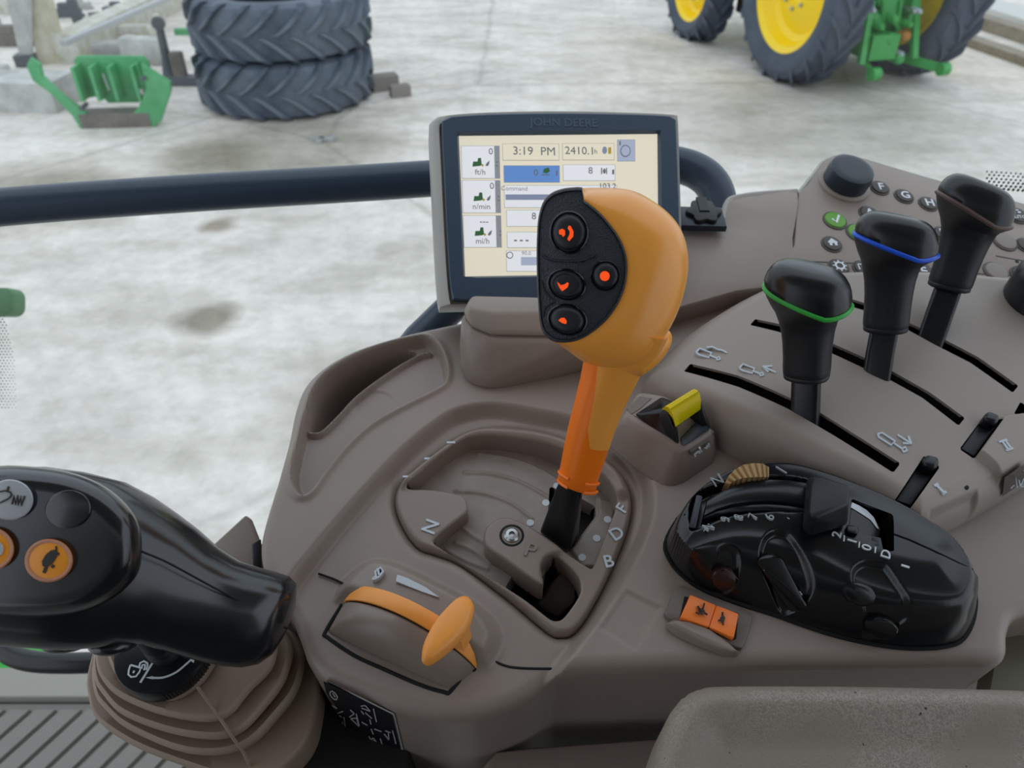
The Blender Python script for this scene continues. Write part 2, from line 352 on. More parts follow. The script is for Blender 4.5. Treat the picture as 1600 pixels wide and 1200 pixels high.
# side window glass with printed dots
gm = bpy.data.materials.new('window_glass'); gm.use_nodes = True; n_ = gm.node_tree; n_.nodes.clear()
ou = n_.nodes.new('ShaderNodeOutputMaterial'); mx = n_.nodes.new('ShaderNodeMixShader'); tr = n_.nodes.new('ShaderNodeBsdfTransparent'); gl = n_.nodes.new('ShaderNodeBsdfGlossy'); fr = n_.nodes.new('ShaderNodeFresnel')
tr.inputs[0].default_value = (.985, 1, .99, 1); gl.inputs['Roughness'].default_value = .02; fr.inputs[0].default_value = 1.3
mx.inputs[0].default_value = .02; n_.links.new(tr.outputs[0], mx.inputs[1]); n_.links.new(gl.outputs[0], mx.inputs[2]); n_.links.new(mx.outputs[0], ou.inputs[0])
GY = .80
win = solo('window_1', None, None, box((-.94, GY - .003, FZ + .02), (1.16, GY + .003, CAMH + .5)), gm, WF, (0, GY, FZ), kind='structure', smooth=0)
WXZ = Frame(mat_axes(Vector((1, 0, 0)), Vector((0, 0, 1)), Vector((0, -1, 0)), Vector((0, GY - .0035, 0))))
dots = []; random.seed(3)
for r in range(34):                                      # frit on the left edge, fading right
    for c in range(9):
        y = 494 + r * 4.6; x = -26 + c * 5.4 + (r % 2) * 2.7 + r * .15; edge = 4 + 22 * math.sin(min(1, (r + 2) / 26) * math.pi / 2)
        if x > edge or y > 640: continue
        q = WXZ.p(x, y); dots.append(prism(circ(q, .0011 * (1.25 - .7 * max(0, x + 10) / 36), 6), 0, .0003))
part('printed_dots', merge(*dots), mat('frit_black', '1c2a2a', .6), win, WXZ, kind='stuff')
dots = []
for r in range(6):
    for c in range(16):
        x = 1542 + c * 7.5 + (r % 2) * 3.7; y = 268 + r * 5.2 + (c * .5)
        q = WXZ.p(x, y); dots.append(prism(circ(q, .0011 + .00014 * r, 6), 0, .0003))
part('printed_dots', merge(*dots), MATS['frit_black'], win, WXZ, kind='stuff')
# green fender parts outside, seen past the joystick
GRN = mat('tractor_green', '2f8f3f', .4, var=.2, vscale=3, col2='3a9c49'); GRND = mat('faded_green', '4f7d53', .5)
b0 = K(-40, 448, 1.3); b1 = K(28, 494, 1.3)
fq = Frame(mat_axes(CR, CU, -CF_, K(0, 470, 1.3)))
c0 = fq.p(-60, 450); c1 = fq.p(28, 494)
solo('mirror_bracket', 'rounded green bracket end at the left edge beyond the glass', 'bracket', prism(rrect(c0[0], c1[1], c1[0], c0[1], .016), -.02, .012, .008, 3), GRND, fq, (0, 0, 0))
t_ = [K(-60, 1020, 1.9), K(60, 985, 1.9), K(110, 1000, 1.9), K(60, 1085, 1.9), K(-60, 1085, 1.9)]
fz2 = FZ - .35
solo('green_step', 'bright green outside step glimpsed through the gap left of the joystick boot', 'step', prism([WF.p(x, y, fz2)[:2] for x, y in ((-80, 985), (62, 985), (80, 1000), (75, 1046), (-80, 1046))], fz2 - .08, fz2, .01), mat('step_green', '1fa02e', .4), WF, (WF.p(0, 1000, fz2)[0], WF.p(0, 1000, fz2)[1], fz2))
# ================================================================ BACKGROUND
TYRE = mat('dusty_tyre_rubber', '48515e', .75, .3, 25, var=.14, vscale=1.7, col2='6c747f', spec=.3)
TYRED = mat('tractor_tyre_rubber', '454d59', .7, .3, 25, var=.2, vscale=3, col2='545c6a', spec=.3)
YRIM = mat('yellow_rim_paint', 'ffd800', .35)
def tyre_prof(Ro, W, Ri):
    h = W / 2
    return [(Ri, -h * .72), (Ri + .04, -h * .86), ((Ro + Ri) / 2, -h), (Ro - .10, -h * .97), (Ro - .035, -h * .86), (Ro - .012, -h * .5), (Ro, 0),
            (Ro - .012, h * .5), (Ro - .035, h * .86), (Ro - .10, h * .97), ((Ro + Ri) / 2, h), (Ri + .04, h * .86), (Ri, h * .72)]
def lug_mesh(Ro, W, side, hl=.055, wd=.06, sweep=.34):
    secs = []
    for k in range(6):
        t = k / 5; z = side * (W * .02 + t * W * .47); a = sweep * (t ** .8); rr = Ro - .012 * (2 * abs(z) / W) ** 2 - (.05 * max(0, (t - .8) / .2)); wa = wd / Ro * (1 + .25 * t)
        top = rr + hl * (1 - .3 * max(0, (t - .8) / .2)); lo = rr - .03
        secs.append([(r * math.cos(a + s), r * math.sin(a + s), z) for r, s in ((lo, -wa / 2), (top, -wa * .36), (top, wa * .36), (lo, wa / 2))])
    return loft(secs)
LUGS = {}
def add_lugs(parent, F, Ro, W, n, mt, key, flip=1):
    for side in (-1, 1):
        src = None
        for k in range(n):
            ang = 2 * math.pi * (k + (.5 if side > 0 else 0)) / n
            if (key, side) not in LUGS:
                o = part('lug', lug_mesh(Ro, W, side, sweep=.34 * flip), mt, parent, F); LUGS[(key, side)] = o; src = o; M0 = Matrix.Identity(4); ME = (EM[parent.name].inverted() @ F.M)
                LUGS[(key, side, 'base')] = ME
                if ang: o.matrix_local = ME @ Matrix.Rotation(ang, 4, 'Z') @ ME.inverted()
            else:
                ME = EM[parent.name].inverted() @ F.M; MB = LUGS[(key, side, 'base')]
                rep(LUGS[(key, side)], parent, ME @ Matrix.Rotation(ang, 4, 'Z') @ MB.inverted())
TR = .90
cpt = gp(437, 192); cpt.y += TR; cpt.x = (455 - 800) / FPX * (cpt.y * math.cos(PITCH) + CAMH * math.sin(PITCH))
TW = .54
for i in range(2):
    z = TW / 2 + i * (TW + .006)
    fr_ = Frame(Matrix.Translation(Vector((cpt.x + (.02 if i else -.01), cpt.y + (.03 if i else 0), z))) @ Matrix.Rotation(.2 + .15 * i, 4, 'Z'))
    t = thing('tyre', ('big worn tractor tyre lying on top of another one in the yard', 'big worn tractor tyre lying flat on the concrete, lower of the stack of two')[1 - i], 'tyre', fr_, (0, 0, -TW / 2), 'stacked tractor tyres')
    part('carcass', lathe(tyre_prof(TR, TW, .50), 72, None, False), TYRE, t, fr_)
    add_lugs(t, fr_, TR - .005, TW, 20, TYRE, 'stack', flip=1 if i else -1 if False else 1)
# ---- tractor
th = R(15); nrm = Vector((-math.cos(th), -math.sin(th), 0)); hd = Vector((-math.sin(th), math.cos(th), 0)); wn = -nrm
pr = gp(1196, 124); RR = .98; RWd = .46; pc = pr + wn * .25; pc.z = RR
def wheel_frame(c): return Frame(mat_axes(-hd, Vector((0, 0, 1)), nrm, c))     # local z points outwards/left
trac = thing('tractor', 'green tractor with yellow wheel rims parked at the top right of the yard', 'tractor', WF, (pc.x, pc.y, 0))
def wheel(c, Ro, W, Ri, key, nl):
    f = wheel_frame(c)
    ty = part('tyre', lathe(tyre_prof(Ro, W, Ri), 64, None, False), TYRED, trac, f)
    add_lugs(ty, f, Ro - .005, W, nl, TYRED, key)
    h = W / 2
    rim = part('rim', lathe([(.02, h * .2), (.16, h * .2), (.17, h * .32), (.26, h * .3), (Ri * .72, -h * .1), (Ri * .82, h * .05), (Ri * .9, h * .55), (Ri + .005, h * .72), (Ri + .03, h * .8), (Ri + .03, h * .7), (Ri, -h * .7), (.02, -h * .7)], 48), YRIM, trac, f, 'yellow painted steel rim')
    bl = lathe([(.022, 0), (.022, .03), (.001, .034)], 8); src = None
    for k in range(8):
        a = k * math.pi / 4; m = xf(bl, Matrix.Translation((.22 * math.cos(a), .22 * math.sin(a), h * .3)))
        part('bolt', m, METAL, rim, f)
wheel(pc, RR, RWd, .68, 'rear', 20)
pc2 = pc + wn * 1.5
wheel(pc2, RR, RWd, .68, 'rear', 20)
fa = gp(1062, 60) + wn * .2; fa.z = .72
wheel(fa, .72, .40, .50, 'front', 18)
wheel(fa + wn * 1.75, .72, .40, .50, 'front', 18)
TB = Frame(mat_axes(wn, hd, Vector((0, 0, 1)), Vector((pc.x, pc.y, 0)) + wn * .75))     # body frame: x right, y forwards, z up, origin under rear axle
wb = (fa - pc).dot(hd)
part('rear_axle', merge(tube([(-.75, 0, RR), (.75, 0, RR)], .12, 16), box((-.28, -.3, .55), (.28, .6, 1.15), .05)), GRN, trac, TB)
part('chassis', merge(box((-.25, .5, .6), (.25, wb + .5, .95), .04), tube([(-.8, wb, .7), (.8, wb, .7)], .08, 12), box((-.2, wb - .3, .45), (.2, wb + .3, .7), .04)), GRN, trac, TB)
part('bonnet', prism([(-.35, 1.0), (.35, 1.0), (.33, wb + .5), (.2, wb + .8), (-.2, wb + .8), (-.33, wb + .5)], .95, 1.6, .12, 4), GRN, trac, TB)
part('belly_box', box((-.62, .9, .42), (-.3, 1.6, .8), .05), mat('belly_black', '22272c', .6), trac, TB)
cabm = thing
part('cab_base', prism([(-.7, -.5), (.7, -.5), (.75, 1.0), (-.75, 1.0)], 1.25, 1.7, .08), GRN, trac, TB)
for sx_ in (-1, 1):
    part('fender', loft([[(sx_ * x, math.cos(a) * r, RR + math.sin(a) * r) for x, r in ((.62, 1.10), (1.12, 1.10), (1.12, 1.14), (.62, 1.14))] for a in [R(15 + 15 * k) for k in range(10)]]), GRN, trac, TB)
part('transmission', merge(box((-.30, -.42, .45), (-.05, .3, 1.5), .05), box((-.02, -.44, .60), (.40, .3, 1.5), .05)), GRN, trac, TB)
part('drawbar', merge(box((-.24, -.75, .34), (.10, -.3, .60), .03), box((-.38, -.62, .62), (-.26, -.4, 1.5), .02), box((.24, -.62, .7), (.34, -.4, 1.5), .02), box((-.3, -.56, 1.15), (.3, -.42, 1.3), .02)), GRN, trac, TB)
for z_, r_ in ((.72, .09), (.92, .07), (1.12, .08)):
    part('hydraulic_block', lathe([(.01, -.1), (r_, -.1), (r_, .12), (r_ * .5, .16)], 14, Matrix.Translation((-.12 + .1 * (z_ - .9), -.46, z_)) @ Matrix.Rotation(R(90), 4, 'X')), GRN, trac, TB)
# three point hitch at the rear
def tbp(px, py, y): # pixel -> point on the body-frame plane y = const
    d = (TB.I.to_3x3() @ ray(px, py)); c = TB.c; t = (y - c.y) / d.y; return Vector((c.x + d.x * t, y, c.z + d.z * t))
def link(name, a, b, ya, yb, r, m=GRN, lab=None):
    return part(name, tube([tbp(*a, ya), tbp(*b, yb)], r, 10), m, trac, TB, lab)
def bar(name, a, b, ya, yb, hx, hz):
    A = tbp(*a, ya); B = tbp(*b, yb); d = (B - A).normalized(); s = d.cross(Vector((0, 1, 0))).normalized() * hz; u = Vector((0, 1, 0)) * hx
    ring = lambda p: [tuple(p + s + u), tuple(p - s + u), tuple(p - s - u), tuple(p + s - u)]
    return part(name, loft([ring(A), ring(B)]), GRN, trac, TB)
part('linkage_frame', merge(box((-.34, -.5, .55), (-.2, -.25, 1.35), .02), box((.2, -.5, .55), (.34, -.25, 1.35), .02), box((-.3, -.46, .5), (.3, -.3, .72), .03), box((-.12, -.6, .7), (.12, -.2, 1.0), .04)), GRN, trac, TB)
bar('lift_arm', (1362, 0), (1345, 100), -.55, -.75, .03, .035)
bar('lower_link', (1343, 82), (1368, 120), -.5, -.95, .03, .05)
bar('lift_arm', (1432, 0), (1428, 90), -.55, -.75, .03, .035)
bar('lower_link', (1405, 88), (1475, 108), -.5, -.95, .03, .05)
for a in ((1366, 116), (1474, 108)):
    c = tbp(*a, -.97); part('link_ball', lathe([(.02, -.05), (.07, -.05), (.07, .05), (.02, .05)], 16, Matrix.Translation(c) @ Matrix.Rotation(R(90), 4, 'Y')), GRN, trac, TB)
for a, r, m_ in (((1392, 28), .05, GRN), ((1410, 55), .055, mat('rust_orange', 'a8702a', .6)), ((1385, 60), .07, GRN), ((1400, 90), .06, GRN), ((1420, 15), .03, METAL), ((1402, 82), .03, WHITE2), ((1358, 14), .03, WHITE2), ((1430, 16), .03, WHITE2), ((1370, 40), .04, GRN), ((1415, 36), .04, GRN)):
    c = tbp(*a, -.66); part('coupling', lathe([(.01, -.12), (r, -.1), (r, .07), (r * .6, .1), (r * .3, .1)], 12, Matrix.Translation(c) @ Matrix.Rotation(R(90), 4, 'X')), m_, trac, TB)
for a, b in (((1380, 0), (1380, 80)), ((1408, 0), (1400, 60)), ((1392, 30), (1425, 70))):
    link('hose', a, b, -.62, -.6, .022)
# ---- planks at the right, concrete kerb
PLK = mat('weathered_timber', '9d9484', .85, .5, 30, var=.25, vscale=6, col2='776e60')
for i, (A, B, h, lab) in enumerate((((1470, 58), (1640, 118), .10, 'long grey weathered plank nearest the tractor wheel, right edge of the yard'), ((1500, 36), (1640, 82), .16, 'long weathered plank lying behind the front one at the right edge'))):
    a, b = gp(*A), gp(*B); d = (b - a).normalized(); s = Vector((-d.y, d.x, 0)); f = Frame(mat_axes(d, s, Vector((0, 0, 1)), a))
    solo('plank', lab, 'plank', box((0, -.02, 0), ((b - a).length, .22, h), .01), PLK, f, (0, 0, 0), 'planks at the right edge')
a, b = gp(1500, 16), gp(1700, 84); d = (b - a).normalized(); f = Frame(mat_axes(d, Vector((-d.y, d.x, 0)), Vector((0, 0, 1)), a))
solo('kerb', 'low pale concrete kerb running behind the planks at the right edge', 'kerb', box((-1, .1, 0), (6, .7, .12), .02), mat('kerb_concrete', 'c9c8c3', .85, .3, 20), f, (0, .1, 0))
verge = solo('verge', None, None, box((1.5, 1.6, 0), (9, 6, .03), .01), mat('verge_earth', '7f7a6d', .95, .6, 20, var=.3, vscale=3, col2='92907f'), f, (0, 1, 0), kind='structure')
random.seed(5); gV = []
for k in range(1500):
    x = random.uniform(2.0, 9); y = random.uniform(3.0, 6); hgt = random.uniform(.06, .2); a = random.uniform(0, 6.28); dx, dy = math.cos(a) * .02, math.sin(a) * .02
    gV.append(([(x - dx, y - dy, .02), (x + dx, y + dy, .02), (x + dy * 2, y - dx * 2, hgt)], [(0, 1, 2)]))
solo('grass', 'short green grass growing on the far verge at the top right corner', 'grass', merge(*gV), mat('grass_green', '5c7c3c', .8), f, (3, 4, 0), kind='stuff', smooth=0)
# ---- scrap and machinery at the top left
WHT = mat('dirty_white_paint', 'c9c9c6', .7, .4, 20, var=.22, vscale=5, col2='9c9b95'); WHT2 = mat('lichen_white_paint', 'd2d1cc', .75, .4, 20, var=.2, vscale=7, col2='a7a288')
GALV = mat('galvanised_steel', 'aeb0b0', .45, metal=.4); GRS = mat('bright_implement_green', '479a60', .5, var=.15, vscale=6, col2='5aa872'); DKM = mat('dark_steel', '53585e', .6); RST = mat('rusty_brown_steel', '7d766c', .7, var=.2, vscale=8, col2='5f5a55')
def beam(name, lab, cat, A, B, w_, h, mt, z=0, parent=None, zb=None, bev=.01):
    a = Vector((*WF.p(*A, z)[:2], z)); b = Vector((*WF.p(*B, zb if zb is not None else z)[:2], zb if zb is not None else z)); d = (b - a); L = d.length; d.normalize()
    s = Vector((-d.y, d.x, 0)).normalized(); f = Frame(mat_axes(d, s, d.cross(s), a)); m = box((0, -w_ / 2, 0), (L, w_ / 2, h), bev)
    return part(name, m, mt, parent, f) if parent else solo(name, lab, cat, m, mt, f, (0, 0, 0))
beam('concrete_beam', 'long low dirty white beam lying behind the green hitch frame', 'beam', (-120, 160), (110, 166), .5, .30, WHT)
beam('girder', 'long white girder running diagonally up behind the green hitch frame', 'girder', (112, 100), (560, -140), .30, .35, WHT2)
beam('rail', 'long pale galvanised rail lying along the top of the white girder', 'rail', (100, 72), (470, -90), .08, .06, GALV, z=.36)
a = gp(48, 104); f = Frame(Matrix.Translation(a) @ Matrix.Rotation(.2, 4, 'Z'))
t = thing('white_panel', 'upright white steel panel with a rusty edge leaning at the top left', 'panel', f, (0, 0, 0))
part('face', loft([[(-.1, 0, 0), (.02, 0, 0), (.02, .06, 0), (-.1, .06, 0)], [(.02, 0, .9), (.32, 0, .9), (.32, .06, .9), (.02, .06, .9)]]), WHT, t, f)
part('side_plate', loft([[(.05, .08, 0), (.42, .08, 0), (.42, .14, 0), (.05, .14, 0)], [(.3, .08, 1.1), (.5, .08, 1.1), (.5, .14, 1.1), (.3, .14, 1.1)]]), mat('rusty_white', 'cfccbd', .7, var=.2, vscale=6, col2='b1a888'), t, f)
part('foot', box((-.15, -.05, 0), (.08, .12, .14), .01), DKM, t, f)
random.seed(11)
for (x, y, s, m_, lab) in ((16, 70, .28, RST, 'dark brown scrap bracket at the far left edge'), (104, 26, .22, DKM, 'small dark steel block standing behind the white panel'), (150, 40, .2, RST, 'flat rusty scrap piece among white clutter behind the panel'), (182, 20, .18, DKM, 'small dark green scrap piece farthest back at the top left'), (122, 14, .2, WHT, 'small white scrap block behind the white panel'), (20, 20, .3, WHT2, 'pale scrap slab at the top left corner'), (-6, 60, .3, WHT, 'pale block cut by the left edge behind the beam')):
    a = gp(x, y); f = Frame(Matrix.Translation(a) @ Matrix.Rotation(random.uniform(-.6, .6), 4, 'Z'))
    solo('scrap_piece', lab, 'scrap', merge(box((-s, -s * .4, 0), (s, s * .4, s * .5), .02), box((-s * .3, -s * .3, s * .5), (s * .5, s * .2, s * .9), .02), box((s * .6, -s * .2, 0), (s * 1.3, 0, s * .2), .01)), m_, f, (0, 0, 0))
for i, (x, y, sx_, sy_, sz_, m_, lab) in enumerate(((150, 88, .5, .10, .16, WHT, 'long white flat block leaning in front of the girder'), (205, 66, .35, .08, .22, WHT2, 'pale crusted block beside the girder, nearer the tyres'), (232, 98, .30, .10, .30, WHT, 'white block standing just behind the green hitch frame'),
        (168, 62, .45, .05, .05, RST, 'thin rusty bar lying across the white clutter'), (128, 52, .06, .06, .45, DKM, 'dark upright post between the panel and the girder'), (196, 34, .4, .05, .10, DKM, 'dark flat bar farthest up among the clutter'), (262, 96, .05, .05, .55, WHT2, 'thin pale upright stake beside the dark ram'), (-4, 122, .16, .10, .14, WHT, 'small white slab on the low beam at the left edge'), (70, 128, .5, .16, .10, WHT2, 'flat pale slab in front of the low beam'))):
    f = Frame(Matrix.Translation(gp(x, y)) @ Matrix.Rotation(.3 - .25 * (i % 3), 4, 'Z'))
    solo('rubble_block', lab, 'block', hull([(sx * a, sy_ * b, c) for a in (-1, 1) for b in (-1, 1) for c, sx in ((0, sx_), (sz_, sx_ * (.85 if a > 0 else .95)))], .012), m_, f, (0, 0, 0))
# green hitch frame
a = gp(190, 197); f = Frame(Matrix.Translation(a) @ Matrix.Rotation(R(4), 4, 'Z')); sc_ = 1 / 1200 * (a.y * math.cos(PITCH) + CAMH * math.sin(PITCH))
def fx(px): return (px - 186) * sc_ * .97
t = thing('green_implement', 'green steel hitch frame with bracket arms standing on the concrete beside the tyres', 'implement', f, (0, 0, 0))
def vz(py): return (198 - py) * sc_ * .95
part('base_bar', box((fx(128), -.06, 0), (fx(236), .16, .14), .01), RST, t, f)
part('back_plate', prism([(fx(134), vz(160)), (fx(134), vz(100)), (fx(142), vz(94)), (fx(240), vz(96)), (fx(246), vz(104)), (fx(246), vz(150)), (fx(222), vz(156)), (fx(214), vz(168)), (fx(166), vz(168)), (fx(158), vz(156))], 0, .03, .006), GRS, t, Frame(f.M @ Matrix.Translation((0, .18, 0)) @ Matrix.Rotation(R(90), 4, 'X')))
for x in (138, 164, 192, 226):
    part('rib', box((fx(x), -.04, vz(156)), (fx(x + 5), .16, vz(104)), .004), GRS, t, f)
def plate(pts, y0, y1, nm, m_=GRS):
    part(nm, prism([(fx(x), vz(y)) for x, y in pts], y0, y1, .006), m_, t, Frame(f.M @ Matrix.Rotation(R(90), 4, 'X')))
plate([(76, 100), (86, 88), (96, 98), (94, 116), (118, 150), (140, 172), (142, 198), (124, 198), (118, 176), (96, 140), (78, 122)], .0, .05, 'side_arm')
plate([(246, 100), (262, 112), (282, 128), (280, 142), (252, 190), (240, 198), (212, 198), (208, 180), (228, 162), (244, 136)], .0, .05, 'side_arm')
plate([(225, 105), (236, 102), (240, 160), (222, 190), (210, 188), (224, 160)], -.10, -.04, 'brace')
part('pin', tube([(fx(190), -.12, vz(110)), (fx(192), -.12, vz(135))], .008, 8), METAL, t, f)
part('pin', tube([(fx(240), -.12, vz(134)), (fx(241), -.12, vz(142))], .018, 8), METAL, t, f)
for px_, py_ in ((139, 164), (246, 120)): part('bolt', tube([(fx(px_), -.1, vz(py_)), (fx(px_), .05, vz(py_))], .022, 8), DKM, t, f)
a = gp(284, 132); f2 = Frame(Matrix.Translation(a)); t = thing('top_link', 'dark upright steel ram with a round eye beside the upper tyre', 'ram', f2, (0, 0, 0))
part('rod', tube([(-.12, 0, 0), (-.10, 0, .3), (-.09, 0, .62)], [.09, .05, .045], 12), DKM, t, f2)
part('eye', lathe([(.02, -.03), (.07, -.03), (.07, .03), (.02, .03)], 16, Matrix.Translation((-.09, 0, .66)) @ Matrix.Rotation(R(90), 4, 'X')), DKM, t, f2)
part('clevis', box((-.05, -.06, .05), (.08, .06, .36), .03), RST, t, f2)
part('foot', box((-.12, -.08, 0), (.24, .08, .1), .02), DKM, t, f2)
solo('green_bar', 'small bright green bar lying behind the dark ram by the tyres', 'bar', box((-.14, -.04, 0), (.16, .04, .08), .01), GRS, Frame(Matrix.Translation(gp(290, 54))), (0, 0, 0))
WD = mat('grey_brown_wood', '87807a', .85, .4, 30)
for (x, y, s, lab) in ((602, 140, .15, 'square grey wooden block on the ground just right of the tyre stack'), (626, 150, .11, 'small dark end piece on the ground farther right of the wooden block')):
    solo('wood_block', lab, 'block', box((-s, -s * .5, 0), (s, s * .6, s * 1.1), .015), WD, Frame(Matrix.Translation(gp(x, y)) @ Matrix.Rotation(.4, 4, 'Z')), (0, 0, 0))
solo('metal_bracket', 'small pale metal bracket lying on the concrete in front of the tyres', 'bracket', merge(box((-.13, -.03, 0), (.10, .03, .03), .005), box((-.02, -.10, 0), (.03, .02, .03), .005), box((.08, -.05, 0), (.14, .05, .05), .008)), GALV, Frame(Matrix.Translation(gp(503, 219)) @ Matrix.Rotation(-.2, 4, 'Z')), (0, 0, 0))
# ================================================================ CONSOLE
def smooth(pts, h, f=CO, n=6): return cr(f.pp(pts, h), n)
WING = .010
out_px = [(648, 517), (600, 530), (550, 547), (508, 570), (478, 598), (462, 632), (449, 690), (434, 745), (417, 800), (406, 845), (409, 885), (428, 925), (450, 958), (464, 994),
          (476, 1026), (504, 1054), (560, 1078), (630, 1102), (700, 1115), (762, 1108), (820, 1085), (862, 1058), (900, 1050), (1100, 1043), (1300, 1040), (1480, 1037), (1555, 1036), (1576, 1022), (1578, 990), (1592, 964), (1640, 952)]
o_ = cr(CO.pp(out_px, .008), 5, closed=False)
far = CO.pp([(1780, 945)], .008) + [(CO.p(1780, 945, .008)[0] + .06, .46), (.10, .47)] + CO.pp([(900, 482), (728, 500)], .008)
OUT = ccw(o_ + far)
POCK = smooth([(452, 940), (500, 870), (580, 775), (640, 712), (684, 676), (716, 657), (768, 648), (831, 657), (900, 672), (962, 702), (1002, 748), (1012, 795), (995, 860), (935, 965), (868, 1052), (830, 1110), (700, 1190), (500, 1160), (430, 1040)], 0)
TRAY = smooth(Z4([(150, 740), (148, 660), (175, 550), (212, 410), (242, 335), (300, 268), (400, 208), (520, 162), (640, 132), (706, 124), (752, 145), (785, 200), (800, 270), (788, 320), (735, 355), (600, 422), (480, 492), (380, 582), (290, 692), (232, 772), (185, 788)]), WING)
DEEP = smooth(Z4([(217, 485), (225, 430), (248, 345), (305, 275), (400, 217), (520, 172), (640, 152), (662, 172), (610, 205), (500, 275), (410, 345), (340, 420), (290, 478), (250, 496)]), WING)
RIDGE = cr(CO.pp(Z4([(196, 500), (235, 508), (275, 495), (340, 432), (410, 358), (500, 288), (600, 222), (680, 180), (722, 170)]), WING), 5, closed=False)
BLANK = CO.pp(Z7([(1110, 603), (1232, 662), (1145, 810), (1020, 735)]), WING)
EMB = circ(CO.p(*Z4([(494, 404)])[0], WING - .006), .0145, 28)
GATE = smooth(Z7([(375, 235), (470, 155), (560, 95), (640, 70), (750, 68), (860, 88), (960, 130), (1050, 180), (1108, 240), (1130, 310), (1118, 390), (1085, 480), (1040, 580), (985, 680), (940, 738), (900, 752), (850, 738), (720, 630), (560, 512), (470, 475), (415, 455), (370, 400), (338, 325), (342, 268)]), .002, n=4)
MOUNT = smooth([(716, 578), (735, 607), (765, 614), (850, 598), (960, 566), (1060, 540), (1075, 500), (900, 470), (722, 492)], WING, n=4)
TA = np.array(CO.p(*Z7([(165, 650)])[0], 0)); TBb = np.array(CO.p(*Z7([(608, 868)])[0], 0)); TL = np.hypot(*(TBb - TA)); TU = (TBb - TA) / TL; TN = np.array((-TU[1], TU[0]))
def thr(u, v): p = TA + TU * u * TL + TN * v; return (p[0], p[1])     # throttle local: u along the strip 0..1, v metres to the rear
HUMP = cr([thr(-.10, .0), thr(-.12, .012), thr(-.03, .03), thr(.15, .036), (thr(.5, .036)), thr(.85, .034), thr(1.08, .024), thr(1.12, .008), thr(1.02, -.002), thr(.5, -.003), thr(0, -.003)], 5)
def arch(u): return np.clip(4 * u * (1 - u), 0, 1) ** .75
def zc(X, Y):
    d = sdm(POCK, X, Y, .05); z = WING * ss(d / .009 + .5)
    b = sdm(BLANK, X, Y); z = z - .0009 * ss(-b / .0012)
    t = sdm(TRAY, X, Y, .03); z = z - .009 * ss(-t / .004) + .0022 * np.exp(-((t - .0005) / .0024) ** 2)
    e = sdm(EMB, X, Y); z = z - .0008 * ss(-e / .0012)
    q = sdm(DEEP, X, Y); z = z - .060 * ss(-q / .004)
    r = sdl(RIDGE, X, Y); z = np.maximum(z, np.where(t < 0, WING - .0045, -1) - .006 * (r / .0022) ** 2 * (r < .004) - 1 * (r >= .004))
    u = ((X - TA[0]) * TU[0] + (Y - TA[1]) * TU[1]) / TL
    h = sdm(HUMP, X, Y); z = z + (.004 + .016 * arch(np.clip((u + .12) / 1.24, 0, 1))) * ss(-h / .012)
    z = z + .003 * np.exp(-((d + .004) / .006) ** 2) * 0
    return z
con = thing('side_console', 'brown-grey moulded side console filling the cab side, holding levers and switches', 'console', CO, (.05, .25, 0))
body = part('console_body', hf(OUT, zc, .00105, .20, holes=[inset(ccw(GATE), .002)], hskirt=.03, rows=12, fil=.008), TAUPE, con, CO, smooth=50)
# gate plate with its bent opening and the arm
OPEN = cr(CO.pp(Z7([(372, 262), (410, 228), (480, 168), (550, 118), (600, 97), (700, 95), (850, 118), (960, 165), (1040, 225), (1076, 285), (1078, 325), (1045, 410), (1003, 520), (982, 524),
      (900, 470), (820, 408), (740, 366), (690, 360), (645, 388), (632, 430), (645, 468), (700, 505), (760, 548), (820, 588), (834, 578), (828, 545), (826, 518), (848, 492), (882, 490), (940, 542), (960, 582), (952, 625), (905, 692), (878, 705), (850, 695),
      (780, 640), (700, 588), (600, 528), (500, 468), (470, 448), (468, 430), (520, 385), (572, 345), (580, 325), (572, 296), (550, 282), (460, 266)]), .004), 3)
def zg(X, Y):
    d = sdp(GATE, X, Y); z = .0035 + 0 * X - .0035 * np.clip(1 + d / .003, 0, 1) ** 2
    r = sdl(RIMU, X, Y, .02); z = z + .0045 * ss(1 - r / .008); z = z + .003 * ss(-sdm(ARM, X, Y) / .003 + .3)
    return z
RIMU = cr(CO.pp(Z7([(375, 235), (480, 155), (590, 84), (700, 78), (850, 98), (980, 150), (1065, 215), (1095, 270)]), .005), 5, closed=False)
ARM = smooth(Z7([(632, 430), (645, 388), (690, 358), (745, 366), (820, 408), (900, 468), (845, 495), (828, 545), (840, 590), (815, 590), (700, 505), (645, 468)]), .006)
gate = part('gate_plate', hf(ccw(GATE), zg, .0007, .004, holes=[ccw(OPEN)], hskirt=.020, rows=5, fil=.0012), TAUPE2, con, CO, smooth=55)
G_ = sdp
BASKET = inset(ccw(GATE), .001)
RID = [Z4(q) for q in ([(870, 690), (980, 695), (1100, 725), (1225, 790)], [(925, 610), (1060, 625), (1180, 665), (1260, 710)], [(830, 765), (950, 778), (1060, 815), (1150, 880)], [(840, 900), (905, 950), (965, 985)], [(790, 1000), (880, 1050), (965, 1085)], [(830, 975), (900, 1005), (975, 1060)])]
RID = [cr(CO.pp(q, -.009), 5, closed=False) for q in RID]
H1 = CO.pp(Z7([(855, 250), (960, 285), (1008, 310), (1012, 345), (925, 470), (830, 405), (850, 330)]), -.009)
H2 = CO.pp(Z7([(706, 592), (752, 524), (835, 560), (850, 490), (900, 490), (970, 560), (970, 640), (890, 715), (850, 705), (800, 665)]), -.010)
IPL = CO.pp(Z7([(1020, 280), (1080, 300), (1060, 400), (1010, 530), (965, 530), (925, 475), (1020, 345)]), -.009)
DC = np.array(CO.p(*Z7([(760, 380)])[0], 0)); DD = np.array((.75, .66)); DD /= np.hypot(*DD)
